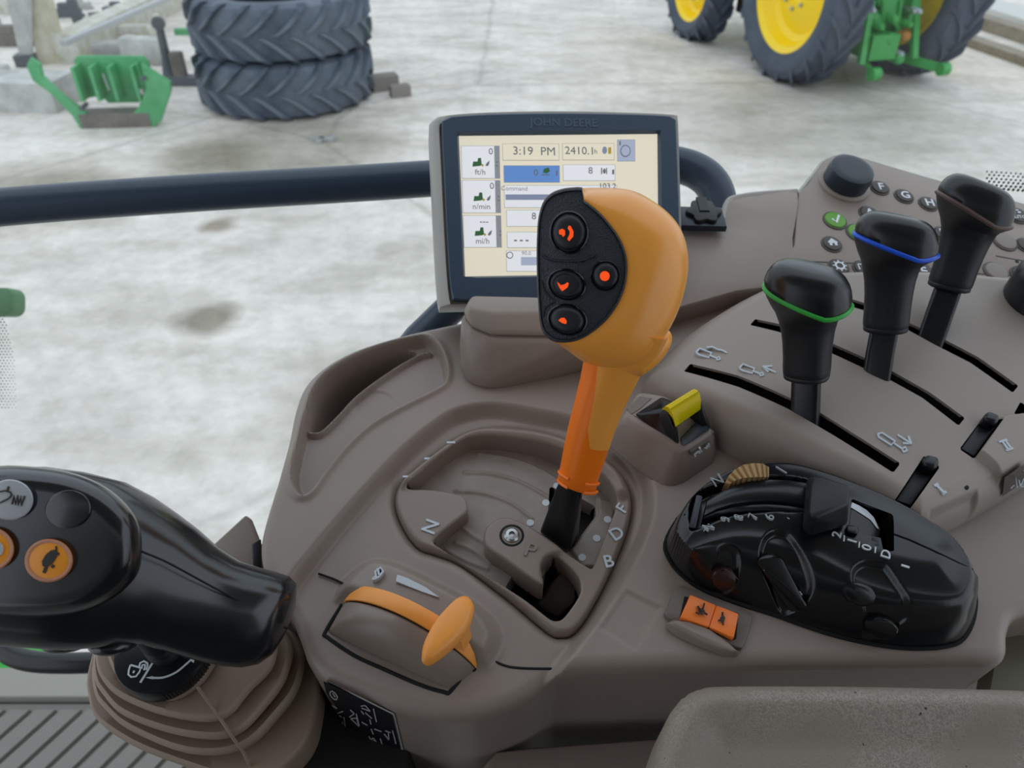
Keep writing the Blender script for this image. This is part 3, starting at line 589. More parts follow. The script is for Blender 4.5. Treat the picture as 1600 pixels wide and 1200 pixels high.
def zd(X, Y):
    v = (X - DC[0]) * DD[0] + (Y - DC[1]) * DD[1]; z = -.0090 - 2.0 * v * v
    for r in RID: z = z + .0012 * np.exp(-(sdl(r, X, Y) / .0011) ** 2)
    return z + .0025 * ss(-sdm(IPL, X, Y) / .002 + .5) 
drum = part('gate_slide', hf(BASKET, zd, .0008, .01, holes=[ccw(H1), ccw(H2)], hskirt=.02, rows=5), DUSTY, con, CO, smooth=55)
part('gate_shade', prism(BASKET, -.06, -.028), DARK, con, CO)  # black floor colour gives the gate opening its shade
part('slide_stop', hull([(*CO.p(*Z7([q])[0], h), h) for q, h in (((815, 650), -.022), ((885, 540), -.012), ((940, 560), -.012), ((945, 640), -.018), ((880, 700), -.024), ((800, 655), -.03), ((880, 700), -.04))], .002), mat('dark_brown_plastic', '4a403b', .4), con, CO)
for q in ((842, 308), (790, 378), (880, 246), (1012, 432), (1050, 362), (963, 500)):
    c = CO.p(*Z7([q])[0], -.0085); zq = float(zd(np.array([c[0]]), np.array([c[1]]))[0]); part('position_dot', prism(circ(c, .0024, 16), zq - .002, zq + .0005), WHITEB, con, CO, 'small pale round position dot')
c = CO.p(*Z7([(728, 420)])[0], .007)
part('screw_well', lathe([(.0075, 0), (.0075, .0004), (.0062, .0006), (.0058, 0)], 28, Matrix.Translation((*c, .0062)), False), DARK, con, CO)
part('screw_well', prism(circ(c, .0066, 24), .004, .0064), mat('well_brown', '2b241e', .5), con, CO)
part('screw', merge(lathe([(.0048, 0), (.0048, .001), (.0036, .0022), (.0018, .0024), (.0018, .0006)], 24, Matrix.Translation((*c, .0062)))), METAL, con, CO, 'round metal socket screw')
def ctext(s, at, ang, size, h, z, par=gate, m=WHITEB, nm='letter', mir=1):
    return part(nm, text(s, size, CO.p(*at, z), ang, z, z + h, mir=mir, bold=size * .012), m, par, CO, smooth=0)
ctext('N', Z7([(458, 394)])[0], R(68), .0125, .0008, .0036); ctext('F', Z7([(1098, 333)])[0], R(52), .0105, .0008, .0036)
ctext('D', Z7([(1080, 418)])[0], R(30), .0115, .0008, .0036); ctext('B', Z7([(1052, 511)])[0], R(10), .011, .0008, .0036)
ctext('P', Z7([(790, 472)])[0], R(-20), .0135, .0005, .0068, m=TAUPE2)
for q in ((378, 228), (450, 168), (525, 116)):
    c = CO.p(*Z7([q])[0], .006); zq = float(zg(np.array([c[0]]), np.array([c[1]]))[0]); part('marking', prism(rrect(c[0] - .0028, c[1] - .0007, c[0] + .0028, c[1] + .0007, .0005), zq - .001, zq + .0004), WHITEB, gate, CO)
# ---- throttle quadrant
TAx = Frame(CO.M @ mat_axes(Vector((*TU, 0)), Vector((*TN, 0)), Vector((0, 0, 1)), Vector((*TA, 0))))
TLh = .026
def arc3(u, v, dz=0, k=1.0): return (u * TL, v, max(0, float(arch(np.array(u)))) * TLh * k + dz)
us = [i / 28 for i in range(29)]
thro = thing('throttle_lever', 'amber orange hand throttle with a blade-shaped knob on a curved strip', 'lever', TAx, (TL / 2, .004, 0))
part('throttle_strip', loft([[arc3(u, .0), arc3(u, .0, .0015), arc3(u, .0012, .0022), arc3(u, .0078, .0022), arc3(u, .009, .0015), arc3(u, .009, -.0)] for u in us]), ORANGE4, thro, TAx)
kp = [TAx.p(*Z7([q])[0], .046) for q in ((578, 620), (598, 640), (600, 672), (575, 735), (520, 795), (460, 840), (438, 846), (424, 832), (432, 780), (470, 708), (515, 655), (550, 625))]
kc = cr(kp, 4); cx_ = np.mean([p[0] for p in kc]); cy_ = np.mean([p[1] for p in kc])
def sc2(pts, s, z, dx=0): return [(cx_ + (a - cx_) * s + dx, cy_ + (b - cy_) * s, z) for a, b in pts]
part('throttle_knob', loft([sc2(kc, .45, .033), sc2(kc, .80, .035), sc2(kc, .96, .039), sc2(kc, 1.0, .0425), sc2(kc, .97, .0455), sc2(kc, .86, .0478), sc2(kc, .5, .0488)]), ORANGE4, thro, TAx, smooth=60)
part('knob_stem', loft([[(cx_ - .007, -.0, .018), (cx_ + .007, .0, .018), (cx_ + .007, .009, .018), (cx_ - .007, .009, .018)], [(cx_ - .005, 0, .036), (cx_ + .005, .0, .036), (cx_ + .005, .009, .036), (cx_ - .005, .009, .036)]]), ORANGE4, thro, TAx)
cvv = [TAx.p(*Z7([q])[0], 0) for q in ((108, 748), (520, 940))]
wv0, wv1 = cvv[0][1], cvv[1][1]; u0, u1 = cvv[0][0] / TL, cvv[1][0] / TL
rings = []
for i in range(33):
    u = i / 32; ub = u0 + (u1 - u0) * u; vb = wv0 + (wv1 - wv0) * u; z = max(0.0005, float(arch(np.array(u)))) * TLh
    q = lambda s, k: (((u * (1 - s) + ub * s)) * TL, -.0006 * (1 - s) + vb * s, z * k)
    rings.append([(u * TL, -.0006, -.002), q(0, .97), q(.06, 1.0), q(.3, .99), q(.55, .93), q(.72, .80), q(.85, .55), q(.95, .22), (ub * TL, vb, -.002)])
part('quadrant_cover', loft(rings), TAUPE2, con, TAx, smooth=40)
seam = [thr(-.01, -.0012), (*thr(u0, wv0 - .001),), (*thr(u1, wv1 - .001),), thr(1.015, -.0012)]
seam = CO.pp(Z7([(190, 598), (165, 640), (103, 742), (112, 762), (200, 822), (300, 868), (420, 920), (500, 944), (522, 942), (580, 872), (605, 868), (640, 826)]), .0008)
part('seam', tube([(a, b, .0) for a, b in cr(seam, 5, False)], .0011, 8), DARK, con, CO)
part('seam', tube([(a, b, z) for (a, b), z in zip(cr(CO.pp(Z7([(80, 548), (140, 570), (190, 598)]), .002), 5, False), [.0015] * 20)], .0007, 6), DARK, con, CO)
part('seam', tube([(a, b, .0001) for a, b in cr(CO.pp(Z7([(640, 826), (700, 856), (760, 866), (862, 868)]), 0), 5, False)], .0007, 6), DARK, con, CO)
ctx = [Z7([q])[0] for q in ((345, 556), (360, 575), (480, 628), (400, 598), (338, 572))]
HZ = .0205
hp = CO.pp(Z7([(345, 554), (380, 566), (440, 596), (485, 630), (430, 612), (340, 576)]), HZ)
part('marking', prism(hp, HZ - .004, HZ + .0006), WHITEB, con, CO, 'pale wedge-shaped speed marking')
part('marking', merge(stroke(CO.pp(Z7([(262, 572), (275, 560), (272, 545), (290, 532), (298, 545), (285, 562), (266, 572)]), .019), .0012, .012, .0205), stroke(CO.pp(Z7([(280, 535), (284, 555), (292, 558)]), .019), .0012, .012, .0206)), WHITEB, con, CO, 'pale animal marking')
part('marking', stroke(CO.pp(Z7([(580, 715), (592, 700), (597, 685), (590, 680)]), .015), .0012, .008, .0166), WHITEB, con, CO)
# ---- decal on the front side of the body: follows the curved wall under the rim
def wallpt(px, py, off=.0006):
    d = CO.R3 @ ray(px, py); c = CO.c; lo, hi = 0.0, -.17
    for _ in range(18):
        m = (lo + hi) / 2; t = (m - c.z) / d.z
        if sdp(OUT, np.array([c.x + d.x * t]), np.array([c.y + d.y * t]))[0] > off: lo = m
        else: hi = m
    t = (lo - c.z) / d.z; return (c.x + d.x * t, c.y + d.y * t, lo)
def bil(q, u, v): return tuple((q[0][k] * (1 - u) + q[1][k] * u) * (1 - v) + (q[3][k] * (1 - u) + q[2][k] * u) * v for k in (0, 1))
def wall_patch(q, off, nu=10, nv=4):
    V = [wallpt(*bil(q, i / nu, j / nv), off) for j in range(nv + 1) for i in range(nu + 1)]
    return V, [(j * (nu + 1) + i, j * (nu + 1) + i + 1, (j + 1) * (nu + 1) + i + 1, (j + 1) * (nu + 1) + i) for j in range(nv) for i in range(nu)]
def wall_stroke(pts, wd, off=.0016):
    ms = []
    for a, b in zip(pts[:-1], pts[1:]):
        dx, dy = b[0] - a[0], b[1] - a[1]; l = math.hypot(dx, dy) or 1; nx, ny = -dy / l * wd / 2, dx / l * wd / 2
        ms.append(([wallpt(a[0] + nx, a[1] + ny, off), wallpt(b[0] + nx, b[1] + ny, off), wallpt(b[0] - nx, b[1] - ny, off), wallpt(a[0] - nx, a[1] - ny, off)], [(0, 1, 2, 3)]))
    return merge(*ms)
DQ = [(502, 1059), (616, 1115), (634, 1188), (520, 1136)]
decal = part('decal', wall_patch(DQ, .0006), mat('decal_border', 'b9b5b4', .4), con, CO, 'black safety decal with white pictograms')
part('print_field', wall_patch([(505, 1064), (613, 1118), (629, 1182), (523, 1133)], .0011), mat('decal_black', '121216', .6, spec=.2), decal, CO)
ST = [Z17(q) for q in ([(250, 370), (270, 350), (310, 375), (335, 420), (320, 450), (285, 435), (255, 400), (250, 370)], [(280, 375), (310, 420)], [(270, 510), (330, 545)], [(330, 600), (395, 575)], [(340, 680), (380, 640), (350, 620)], [(345, 690), (395, 745), (385, 690), (345, 690)], [(405, 640), (420, 750)],
     [(465, 640), (520, 600), (475, 560)], [(480, 655), (570, 740), (545, 650), (480, 655)], [(540, 600), (575, 740)], [(590, 520), (640, 510), (695, 575), (600, 540)], [(595, 570), (625, 610)], [(640, 590), (715, 655)], [(730, 545), (765, 695)],
     [(600, 695), (665, 730)], [(690, 665), (705, 720)], [(740, 770), (820, 800)], [(705, 770), (730, 830)], [(680, 850), (700, 885)], [(700, 885), (765, 920), (730, 870), (700, 885)], [(780, 965), (800, 950)], [(805, 875), (845, 1000)],
     [(850, 825), (900, 890), (895, 800)], [(860, 790), (920, 810)], [(940, 785), (980, 935)])]
part('pictogram', merge(*[wall_stroke(q, 1.9) for q in ST]), mat('decal_print', 'a9a2a3', .5), decal, CO)
part('gap_shade_block', prism(CO.pp([(395, 1010), (470, 985), (540, 1060), (640, 1120), (640, 1300), (250, 1330), (300, 1230), (380, 1150)], -.085), -.30, -.085, .004), mat('gap_shade_dark', '24211f', .6), con, CO)  # block added to darken the boot-console gap; the shade is its colour
# lower ledge below the console edge
LD = CO.pp([(748, 1230), (755, 1195), (775, 1172), (830, 1166), (1020, 1152), (1200, 1145), (1200, 1300), (748, 1300)], -.075)
part('lower_ledge', prism(cr(LD, 1), -.2, -.075, .006), TAUPE, con, CO)
# ================================================================ LEVER PANEL
LP_H = .028
lp_base = [CO.p(*q, WING) for q in ((1003, 612), (1040, 650), (1110, 694), (1180, 732), (1260, 775), (1340, 815), (1400, 850), (1430, 852), (1487, 829), (1545, 795), (1600, 762), (1700, 700), (1850, 620))]
lp_back = [CO.p(*q, WING + .019) for q in ((1800, 440), (1600, 440), (1450, 432), (1300, 432), (1240, 436), (1180, 455), (1120, 485), (1060, 525), (1020, 565))]
LPO = ccw([tuple(x) for x in cr(lp_base, 4, False)] + cr(lp_back, 4, False))
sA = np.array(CO.p(*Z8([(200, 335)])[0], .038)); sB = np.array(CO.p(*Z8([(1045, 760)])[0], .038)); SD = (sB - sA) / np.hypot(*(sB - sA)); SM = (sA + sB) / 2
blkI = CO.pp(Z8([(1165, 942), (1365, 850), (1420, 900), (1290, 1040), (1240, 1040)]), .034)
blkI2 = CO.pp(Z8([(1340, 820), (1440, 785), (1480, 830), (1400, 900), (1365, 850)]), .034)
blkII = CO.pp(Z8([(1365, 708), (1462, 560), (1700, 520), (1750, 640), (1590, 720), (1482, 800)]), .040)
def zl(X, Y):
    d = sdp(LPO, X, Y); u = (X - SM[0]) * SD[0] + (Y - SM[1]) * SD[1]
    top = LP_H + .006 - 1.3 * u * u * (u < 0) - .35 * u * u * (u >= 0)
    t = np.clip(-d / .016, 0, 1); z = WING + top * np.sqrt(1 - (1 - t) ** 2 + 1e-9) ** .8
    z = z - .006 * ss(-sdm(blkI, X, Y) / .003) + .0055 * ss(-sdm(blkII, X, Y) / .003 + .4)
    return z
def slot(a): return inset(ccw(CO.pp(Z8(a), .042)), -.0006)
S1 = slot([(185, 348), (400, 430), (600, 525), (800, 640), (1030, 778), (1058, 742), (820, 598), (730, 543), (600, 480), (400, 385), (210, 320)])
S2 = slot([(452, 170), (600, 218), (780, 300), (900, 355), (1010, 402), (1150, 475), (1300, 582), (1324, 552), (1180, 455), (1020, 370), (890, 310), (780, 262), (600, 185), (472, 148)])
S3 = slot([(800, 92), (910, 125), (1075, 195), (1200, 260), (1350, 330), (1525, 442), (1547, 415), (1380, 308), (1230, 236), (1080, 170), (920, 100), (815, 66)])
S4 = slot([(1535, 528), (1680, 600), (1700, 560), (1560, 482)])
SI = slot([(1043, 890), (1108, 913), (1222, 752), (1160, 710)]); SII = slot([(1308, 678), (1366, 714), (1470, 570), (1415, 535)])
lp = thing('lever_panel', 'raised grey-brown lever panel with long slots for the coloured control levers', 'panel', CO, (.2, .33, WING))
part('panel_cover', hf(LPO, zl, .0008, .012, holes=[S1, S2, S3, S4, SI, SII], hskirt=.0022, rows=3), TAUPE3, lp, CO, smooth=50)
part('slot_shade', prism(inset(LPO, .024), WING - .001, WING + .010), DARK, lp, CO)  # near-black floor paints the shade inside the slots
def zlp(x, y): return float(zl(np.array([float(x)]), np.array([float(y)]))[0])
def lpicon(ptsl, wd, nm='symbol', h=.036, f=Z8, m=WHITEB):
    ms = []
    for pts in ptsl:
        q = CO.pp(f(pts), h); z = max(zlp(*p) for p in q); q = CO.pp(f(pts), z); ms.append(stroke(q, wd, z - .002, z + .0007))
    return part(nm, merge(*ms), m, lp, CO)
def cyl_icon(ox, oy, k=1):
    return [[(ox, oy), (ox + 15, oy - 16), (ox + 62, oy + 2), (ox + 52, oy + 22), (ox + 12, oy + 10), (ox, oy)], [(ox + 56, oy + 12), (ox + 84, oy + 24)], [(ox + 84, oy + 24), (ox + 94, oy + 18), (ox + 98, oy + 28), (ox + 86, oy + 32), (ox + 84, oy + 24)]]
lpicon(cyl_icon(228, 290) + [[(272, 270), (295, 268), (315, 278), (335, 282), (354, 292)]], .0014)
lpicon(cyl_icon(404, 354) + [[(500, 348), (552, 372)], [(500, 348), (538, 346)], [(500, 348), (522, 370)]], .0014)
lpicon([[(968, 622), (985, 618), (1038, 652), (1022, 668), (972, 636), (968, 622)], [(1030, 658), (1068, 684)], [(1066, 684), (1080, 676), (1086, 690), (1072, 696), (1066, 684)], [(1048, 626), (1104, 662)], [(1104, 662), (1092, 632)], [(1104, 662), (1070, 660)]], .0014)
lpicon([[(1205, 830), (1238, 862)], [(1198, 834), (1214, 826)], [(1230, 866), (1246, 857)]], .0016, 'numeral', .034)
lpicon([[(1474, 652), (1500, 686)], [(1486, 648), (1510, 680)], [(1462, 656), (1494, 646)], [(1490, 690), (1518, 680)]], .0013, 'numeral', .040)
c = CO.p(*Z8([(1315, 856)])[0], .034); part('pin_hole', prism(circ(c, .0014, 12), zlp(*c) - .002, zlp(*c) + .0004), DARK, lp, CO)
dec = [CO.p3(*q, h) for q, h in zip(Z13([(750, 740), (880, 650), (880, 760), (735, 860)]), (.040, .040, .02, .02))]
part('decal', ([tuple(v + Vector((-.0005, -.0015, .0015))) for v in dec], [(0, 1, 2, 3)]), mat('decal_brown', '4d443e', .4), lp, CO, 'small dark decal with pale outline drawing')
part('decal_print', merge(*[tube([tuple(CO.p3(*Z13([q])[0], .031) + Vector((-.001, -.004, .004))) for q in l], .0004, 5) for l in ([(770, 800), (790, 780), (810, 800), (800, 730), (820, 750), (830, 790)], [(830, 790), (850, 740), (870, 730), (850, 790), (830, 790)], [(845, 690), (875, 670), (880, 700)], [(860, 780), (880, 760)])]), WHITE2, lp, CO)
# small black slot latches I and II
for k, (base, capc, lab) in enumerate((([(1045, 888), (1107, 910), (1215, 758), (1158, 712)], [(1150, 722), (1172, 700), (1220, 712), (1222, 738), (1210, 760), (1160, 745)], 'black slide latch in the slot beside the numeral I, near the black box'),
                                       ([(1310, 678), (1365, 710), (1462, 575), (1408, 540)], [(1402, 545), (1422, 522), (1470, 542), (1468, 560), (1458, 575), (1408, 560)], 'black slide latch in the slot beside the numeral II, at the right'))):
    hh = .036 + .004 * k; b = CO.pp(Z8(base), hh); t = thing('slide_latch', lab, 'latch', CO, (*b[0], hh - .01), 'slot latches'); cc = CO.pp(Z8(capc), hh + .008)
    part('blade', hull([(x, y, z) for x, y in b for z in (hh - .012, hh - .0005)], .0008), BLACKM, t, CO)
    part('finger_cap', hull([(x, y, z) for x, y in cc for z in (hh - .002, hh + .008)], .0022, 3), BLACK, t, CO)
# ================================================================ REMOTE LEVERS
def remote_lever(name, lab, ringmat, basepx, jointpx, neckpx, headpx, hw, zb=.030, zj=.061, zn=.095, zh=.122, tilt=0):
    zb = zlp(*CO.p(*basepx, .042)); B = CO.p3(*basepx, zb); J = CO.p3(*jointpx, zj); N = CO.p3(*neckpx, zn); H = CO.p3(*headpx, zh)
    t = thing(name, lab, 'lever', CO, B, 'coloured-ring control levers')
    ax = (N - J).normalized(); e1 = Vector((SD[0], SD[1], -.20)).normalized(); e1 = (e1 - ax * e1.dot(ax)).normalized(); e2 = ax.cross(e1).normalized()
    def ring(c, a, b, n=28, p=2.6, up=None):
        o = []
        for k in range(n):
            th_ = 2 * math.pi * k / n; ct, st = math.cos(th_), math.sin(th_); x = abs(ct) ** (2 / p) * (1 if ct > 0 else -1); y = abs(st) ** (2 / p) * (1 if st > 0 else -1)
            v = c + e1 * x * a + e2 * y * b
            if up: v = v + ax * up(x, y)
            o.append(tuple(v))
        return o
    bl = B - ax * .02
    part('stem', loft([ring(bl, .0085, .0045, p=4), ring(B.lerp(J, .5), .0085, .0045, p=4), ring(J + ax * .006, .0085, .0045, p=4)]), BLACK, t, CO)
    sad = lambda x, y: -.0095 * x + .016 * max(0, x - .55) ** 1.3 - .001
    D = N - J; a0 = hw * .60
    rr_ = [ring(J, a0 * .80, a0 * .72), ring(J + ax * .001, a0 * .93, a0 * .84), ring(J + ax * .003, a0 * .95, a0 * .86), ring(J + ax * .0035, a0 * .92, a0 * .83), ring(J + ax * .0045, a0 * .96, a0 * .87), ring(J + ax * .007, a0 * .97, a0 * .88)]
    rr_ += [ring(J + D * f, a0 * s, a0 * s * .9) for f, s in ((.35, .97), (.6, 1.0), (.8, 1.06), (1.0, 1.18))]
    Hc = H
    for f, s, q in ((.3, .78, .25), (.55, .88, .5), (.78, .96, .8), (1, 1.0, 1.0)):
        rr_.append(ring(N.lerp(Hc - ax * .006, f), hw * s, hw * s * .80, up=lambda x, y, q=q: sad(x, y) * q))
    part('grip', loft(rr_), BLACKM, t, CO, smooth=60)
    R0 = Hc - ax * .006
    part('colour_ring', tube(ring(R0 + ax * .0006, hw * .985, hw * .785, 40, up=sad), .0014, 8, closed=True), ringmat, t, CO, {'g': 'green ring', 'b': 'blue ring'}.get(name[-1]))
    cap = [ring(R0, hw * .98, hw * .78, up=sad)]
    for k in range(1, 9):
        a = k / 8 * math.pi / 2; cap.append(ring(R0 + ax * (.001 + .019 * math.sin(a) ** .9), hw * .99 * math.cos(a) ** .45 + 2e-4, hw * .79 * math.cos(a) ** .45 + 2e-4, up=lambda x, y, a=a: (sad(x, y) * (1 - math.sin(a)) ** 1.5 - .0055 * x * math.sin(a)) * (math.cos(a) ** .45)))
    part('cap', loft(cap), BLACK, t, CO, smooth=80)
remote_lever('control_lever', 'black control lever with a green ring, in the slot nearest the black box', GREENP, (1258, 648), (1260, 590), (1263, 498), (1262, 452), .0235)
remote_lever('control_lever', 'black control lever with a blue ring, in the middle slot', BLUEP, (1367, 585), (1383, 518), (1392, 418), (1400, 372), .0235)
remote_lever('control_lever', 'black control lever with a dark brown ring, in the slot farthest from the black box', BROWNP, (1455, 528), (1481, 452), (1513, 360), (1524, 318), .0235)
# ================================================================ BACK PANELS (button keypad and plain wing)
def K_plane(pts):                                         # three (px, py, depth) -> frame
    a, b, c = (K(*p) for p in pts); return frame3(a, b, c)
FB = K_plane(((1240, 436, .575), (1600, 442, .60), (1290, 245, .66)))
kp_ = thing('keypad_panel', 'taupe keypad panel with a rotary knob and round buttons behind the levers', 'control panel', FB, (.1, 0, -.02))
FK = FB
def sm(pts, f, h=0, n=5): return cr(f.pp(pts, h), n)
kpo = [(1236, 440), (1241, 380), (1247, 305), (1262, 288), (1276, 268), (1290, 250), (1312, 241), (1335, 242), (1380, 256), (1440, 274), (1500, 291), (1600, 318), (1720, 350), (1720, 445), (1500, 441)]
part('panel_plate', prism(cr(FK.pp(kpo, 0), 3), -.05, 0, .0035, 3), TAUPE, kp_, FK)
part('panel_edge', tube([(a, b, -.0045) for a, b in cr(FK.pp([(1246, 303), (1276, 266), (1290, 248), (1312, 239), (1335, 240), (1440, 271), (1600, 315), (1720, 348)], 0), 5, False)], .0022, 8), SILVER, kp_, FK)
part('groove', stroke(FK.pp([(1240, 408), (1400, 414), (1500, 425), (1620, 436)], 0), .0012, -.001, .0002), mat('groove_brown', '3c3531', .6), kp_, FK)
part('groove', stroke(FK.pp([(1556, 400), (1600, 408), (1640, 412)], 0), .0012, -.001, .0002), MATS['groove_brown'], kp_, FK)
c = FK.p(1318, 288, 0); 
part('rotary_knob', lathe([(.0185, 0), (.0188, .012), (.0176, .0165), (.015, .0178), (.012, .0180)], 48, Matrix.Translation((*c, 0))), SLATE, kp_, FK, 'large dark rotary knob')
for k in range(0, 360, 15): pass
part('knob_base', lathe([(.0225, -.001), (.0215, .002), (.0195, .003)], 40, Matrix.Translation((*c, 0))), TAUPE, kp_, FK)
GRB = mat('button_green', '5f9c2c', .4); BTN = mat('button_taupe_dark', '46403c', .5); BTL = mat('button_taupe', '847970', .45)
def button(px, py, r, m, icon=None, lab=None):
    c = FK.p(px, py, .001); b = part('button', lathe([(r, 0), (r, .0012), (r * .93, .0020), (r * .7, .0023)], 28, Matrix.Translation((*c, 0))), m, kp_, FK, lab)
    part('button_rim', lathe([(r * 1.16, 0), (r * 1.14, .0008), (r * 1.02, .001), (r * 1.02, 0)], 28, Matrix.Translation((*c, 0)), False), mat('button_rim_brown', '514a45', .5), b, FK)
    if icon is None: return
    if isinstance(icon, str): part('letter', text(icon, r * 1.5 if len(icon) == 1 else r * .8, (c[0], c[1] - .0006), R(-4), .0023, .0027, bold=.0002), WHITE, b, FK, smooth=0)
    else: part('icon', merge(*[stroke([(c[0] + x * r, c[1] + y * r) for x, y in l], r * wd, .0021, .0027) for l, wd in icon]), WHITE, b, FK, smooth=0)
r_ = .0074
button(1305, 344, .0086, GRB, [([(-.4, 0), (-.1, -.45), (.45, .5)], .22)], 'green tick button')
button(1341, 363, .0086, GRB, [([(-.35, .35), (.35, -.35)], .2), ([(-.35, -.35), (.35, .35)], .2)], 'green cross button')
button(1300, 381, r_, BTN, [([(-.5, 0), (0, .5), (.5, 0)], .2), ([(-.28, -.4), (-.28, .1)], .28), ([(.28, -.4), (.28, .1)], .28), ([(0, -.1), (0, .4)], .4)], 'black home button')
button(1311, 417, r_, BTN, [([(.45 * math.cos(a), .45 * math.sin(a)) for a in [k * .45 for k in range(15)]], .2)] + [([(.5 * math.cos(a), .5 * math.sin(a)), (.75 * math.cos(a), .75 * math.sin(a))], .14) for a in [k * .785 for k in range(8)]], 'black gear-symbol button')
button(1349, 419, r_, BTN, [([(-.6, -.35), (-.6, .35), (.6, .35)], .14), ([(-.2, -.25), (.2, -.25), (.2, .1), (-.2, .1), (-.2, -.25)], .14)])
button(1375, 293, r_, BTN, 'F'); button(1413, 306, r_, BTN, 'G'); button(1451, 318, r_, BTN, 'H'); button(1358, 333, r_, BTN, 'A'); button(1396, 344, r_, BTN, 'B'); button(1433, 356, r_, BTN, 'C')
button(1474, 365, r_, BTN, 'D'); button(1440, 420, r_, BTN, 'E'); button(1395, 419, r_, BTN)
button(1590, 336, .0085, BTN, [([(-.5, .1), (-.5, .5), (.2, .5)], .12), ([(0, .2), (.3, .2)], .2)]); 
cB = FK.p(1590, 341, .001); part('letter', text('AUTO', .0052, cB, 0, .0022, .0027), WHITE, kp_, FK, smooth=0)
button(1571, 377, .0090, BTL); button(1557, 424, .0090, BTL); button(1604, 383, r_, BTN); button(1599, 430, .009, mat('button_dark', '2b2c31', .4), [([(-.3, -.1), (0, .1)], .2)])
part('pin_hole', prism(circ(FK.p(1589, 409, 0), .0015, 10), -.001, .0003), DARK, kp_, FK)
# plain wing between monitor and keypad
FW = K_plane(((1070, 474, .560), (1240, 436, .575), (1140, 305, .625)))
wing = thing('console_wing', 'plain taupe upright wing between the monitor and the keypad panel', 'panel', FW, (.03, 0, -.02))
part('wing_plate', prism(cr(FW.pp([(960, 500), (1000, 400), (1062, 352), (1100, 352), (1128, 350), (1136, 318), (1150, 309), (1190, 303), (1247, 300), (1240, 370), (1234, 440), (1150, 455)], 0), 3), -.045, 0, .003, 3), TAUPE, wing, FW)
part('top_edge', tube([(a, b, -.003) for a, b in cr(FW.pp([(1131, 340), (1138, 314), (1150, 306), (1190, 300), (1247, 296)], 0), 5, False)], .003, 8), mat('pale_edge', 'a8a29b', .4), wing, FW)
F0 = CO
lg = [CO.p3(*q, h) for q, h in (((1040, 492), .012), ((1100, 474), .014), ((1170, 454), .015), ((1238, 440), .015), ((1238, 426), .022), ((1170, 438), .022), ((1090, 458), .022), ((1040, 476), .022))]
part('foot_ledge', tube([CO.p3(*q, .014) for q in ((1010, 497), (1080, 474), (1160, 452), (1240, 434), (1330, 438), (1480, 446), (1640, 450))], .006, 10), TAUPE, wing, CO)
# power socket with cap on a black plate
FS = CO
sh = .045
sk = thing('power_socket', 'black socket plate with a lobed cap behind the right edge of the monitor', 'socket', CO, (*CO.p(1100, 340, sh), sh - .012))
part('plate', prism(CO.pp([(1060, 322), (1064, 352), (1136, 354), (1128, 324)], sh), sh - .005, sh, .001), SLATE, sk, CO)
c = CO.p(1099, 334, sh)
part('cap', prism([(c[0] + (.0125 + .0018 * math.cos(6 * a)) * math.cos(a), c[1] + (.0125 + .0018 * math.cos(6 * a)) * math.sin(a)) for a in [k * math.pi / 24 for k in range(48)]], sh, sh + .0035, .001), BLACKM, sk, CO)
part('cap_lug', box((c[0] - .004, c[1] - .002, sh + .001), (c[0] + .004, c[1] + .016, sh + .0045), .001), BLACKM, sk, CO)
# dark dial cut by the right edge
c = CO.p(1612, 478, .035)
dl = thing('edge_dial', 'dark round dial cut off by the right edge beside the lever panel', 'dial', CO, (*c, WING))
part('dial_collar', lathe([(.032, 0), (.030, .016), (.026, .020)], 36, Matrix.Translation((*c, WING + .01))), TAUPE, dl, CO)
part('dial_body', lathe([(.022, 0), (.022, .040), (.018, .046)], 36, Matrix.Translation((c[0] , c[1], WING + .012))), BLACK, dl, CO)
# ================================================================ HITCH CONTROL BOX
TZ = .040
Tup = CO.pp(Z9([(150, 440), (168, 350), (225, 255), (310, 185), (410, 138), (520, 118), (640, 122), (760, 152), (900, 202), (1080, 280), (1200, 350), (1290, 410), (1350, 480), (1374, 550)]), TZ)
Tlo = CO.pp(Z9([(1355, 640), (1310, 668), (1200, 665), (1040, 632), (900, 582), (760, 508), (640, 452), (520, 420), (400, 416), (290, 445), (190, 485)]), TZ)
cen = np.mean(Tup + Tlo, 0)
Bup = []
for x, y in Tup:
    v = np.array((x, y)) - cen; v /= np.hypot(*v); Bup.append((x + v[0] * .004, y + v[1] * .008))
Blo = CO.pp(Z9([(1385, 640), (1388, 760), (1345, 850), (1280, 880), (1180, 890), (1050, 884), (900, 858), (750, 818), (550, 748), (400, 700), (260, 645), (180, 590), (128, 530), (112, 480)]), WING)
BT = ccw(cr(Tup + Tlo, 4)); BBs = ccw(cr(Bup[1:-1] + Blo[:-1], 4))
def zh_(X, Y):
    a = np.maximum(-sdp(BBs, X, Y), 0); b = np.maximum(sdp(BT, X, Y), 0); t = a / (a + b + 1e-9)
    z = WING + (TZ - WING) * (1 - (1 - t) ** 1.9); z = z + .003 * ss(-sdp(BT, X, Y) / .02)
    for (q, r, dp) in REC: z = z - dp * ss(-sdm(q, X, Y) / r)
    for (q, r, dp) in LMP: z = z + dp * ss(-sdm(q, X, Y) / r + .6)
    return z
def hp_(pts, h=.036, f=Z9, n=4): return cr(CO.pp(f(pts), h), n)
RS = hp_([(215, 255), (330, 195), (480, 172), (700, 190), (720, 280), (700, 330), (560, 330), (420, 338), (330, 360), (250, 395), (205, 392)], TZ, n=3)
SLOPE = lambda py: WING + .030 * max(0, min(1, (860 - py) / 330))
OV1 = hp_([(470, 560), (478, 490), (520, 458), (570, 462), (615, 500), (700, 640), (700, 700), (650, 722), (600, 712), (530, 640)], .022)
OV2 = hp_([(835, 680), (835, 620), (880, 592), (940, 598), (985, 625), (1088, 770), (1078, 812), (1020, 832), (940, 825), (920, 780)], .020)
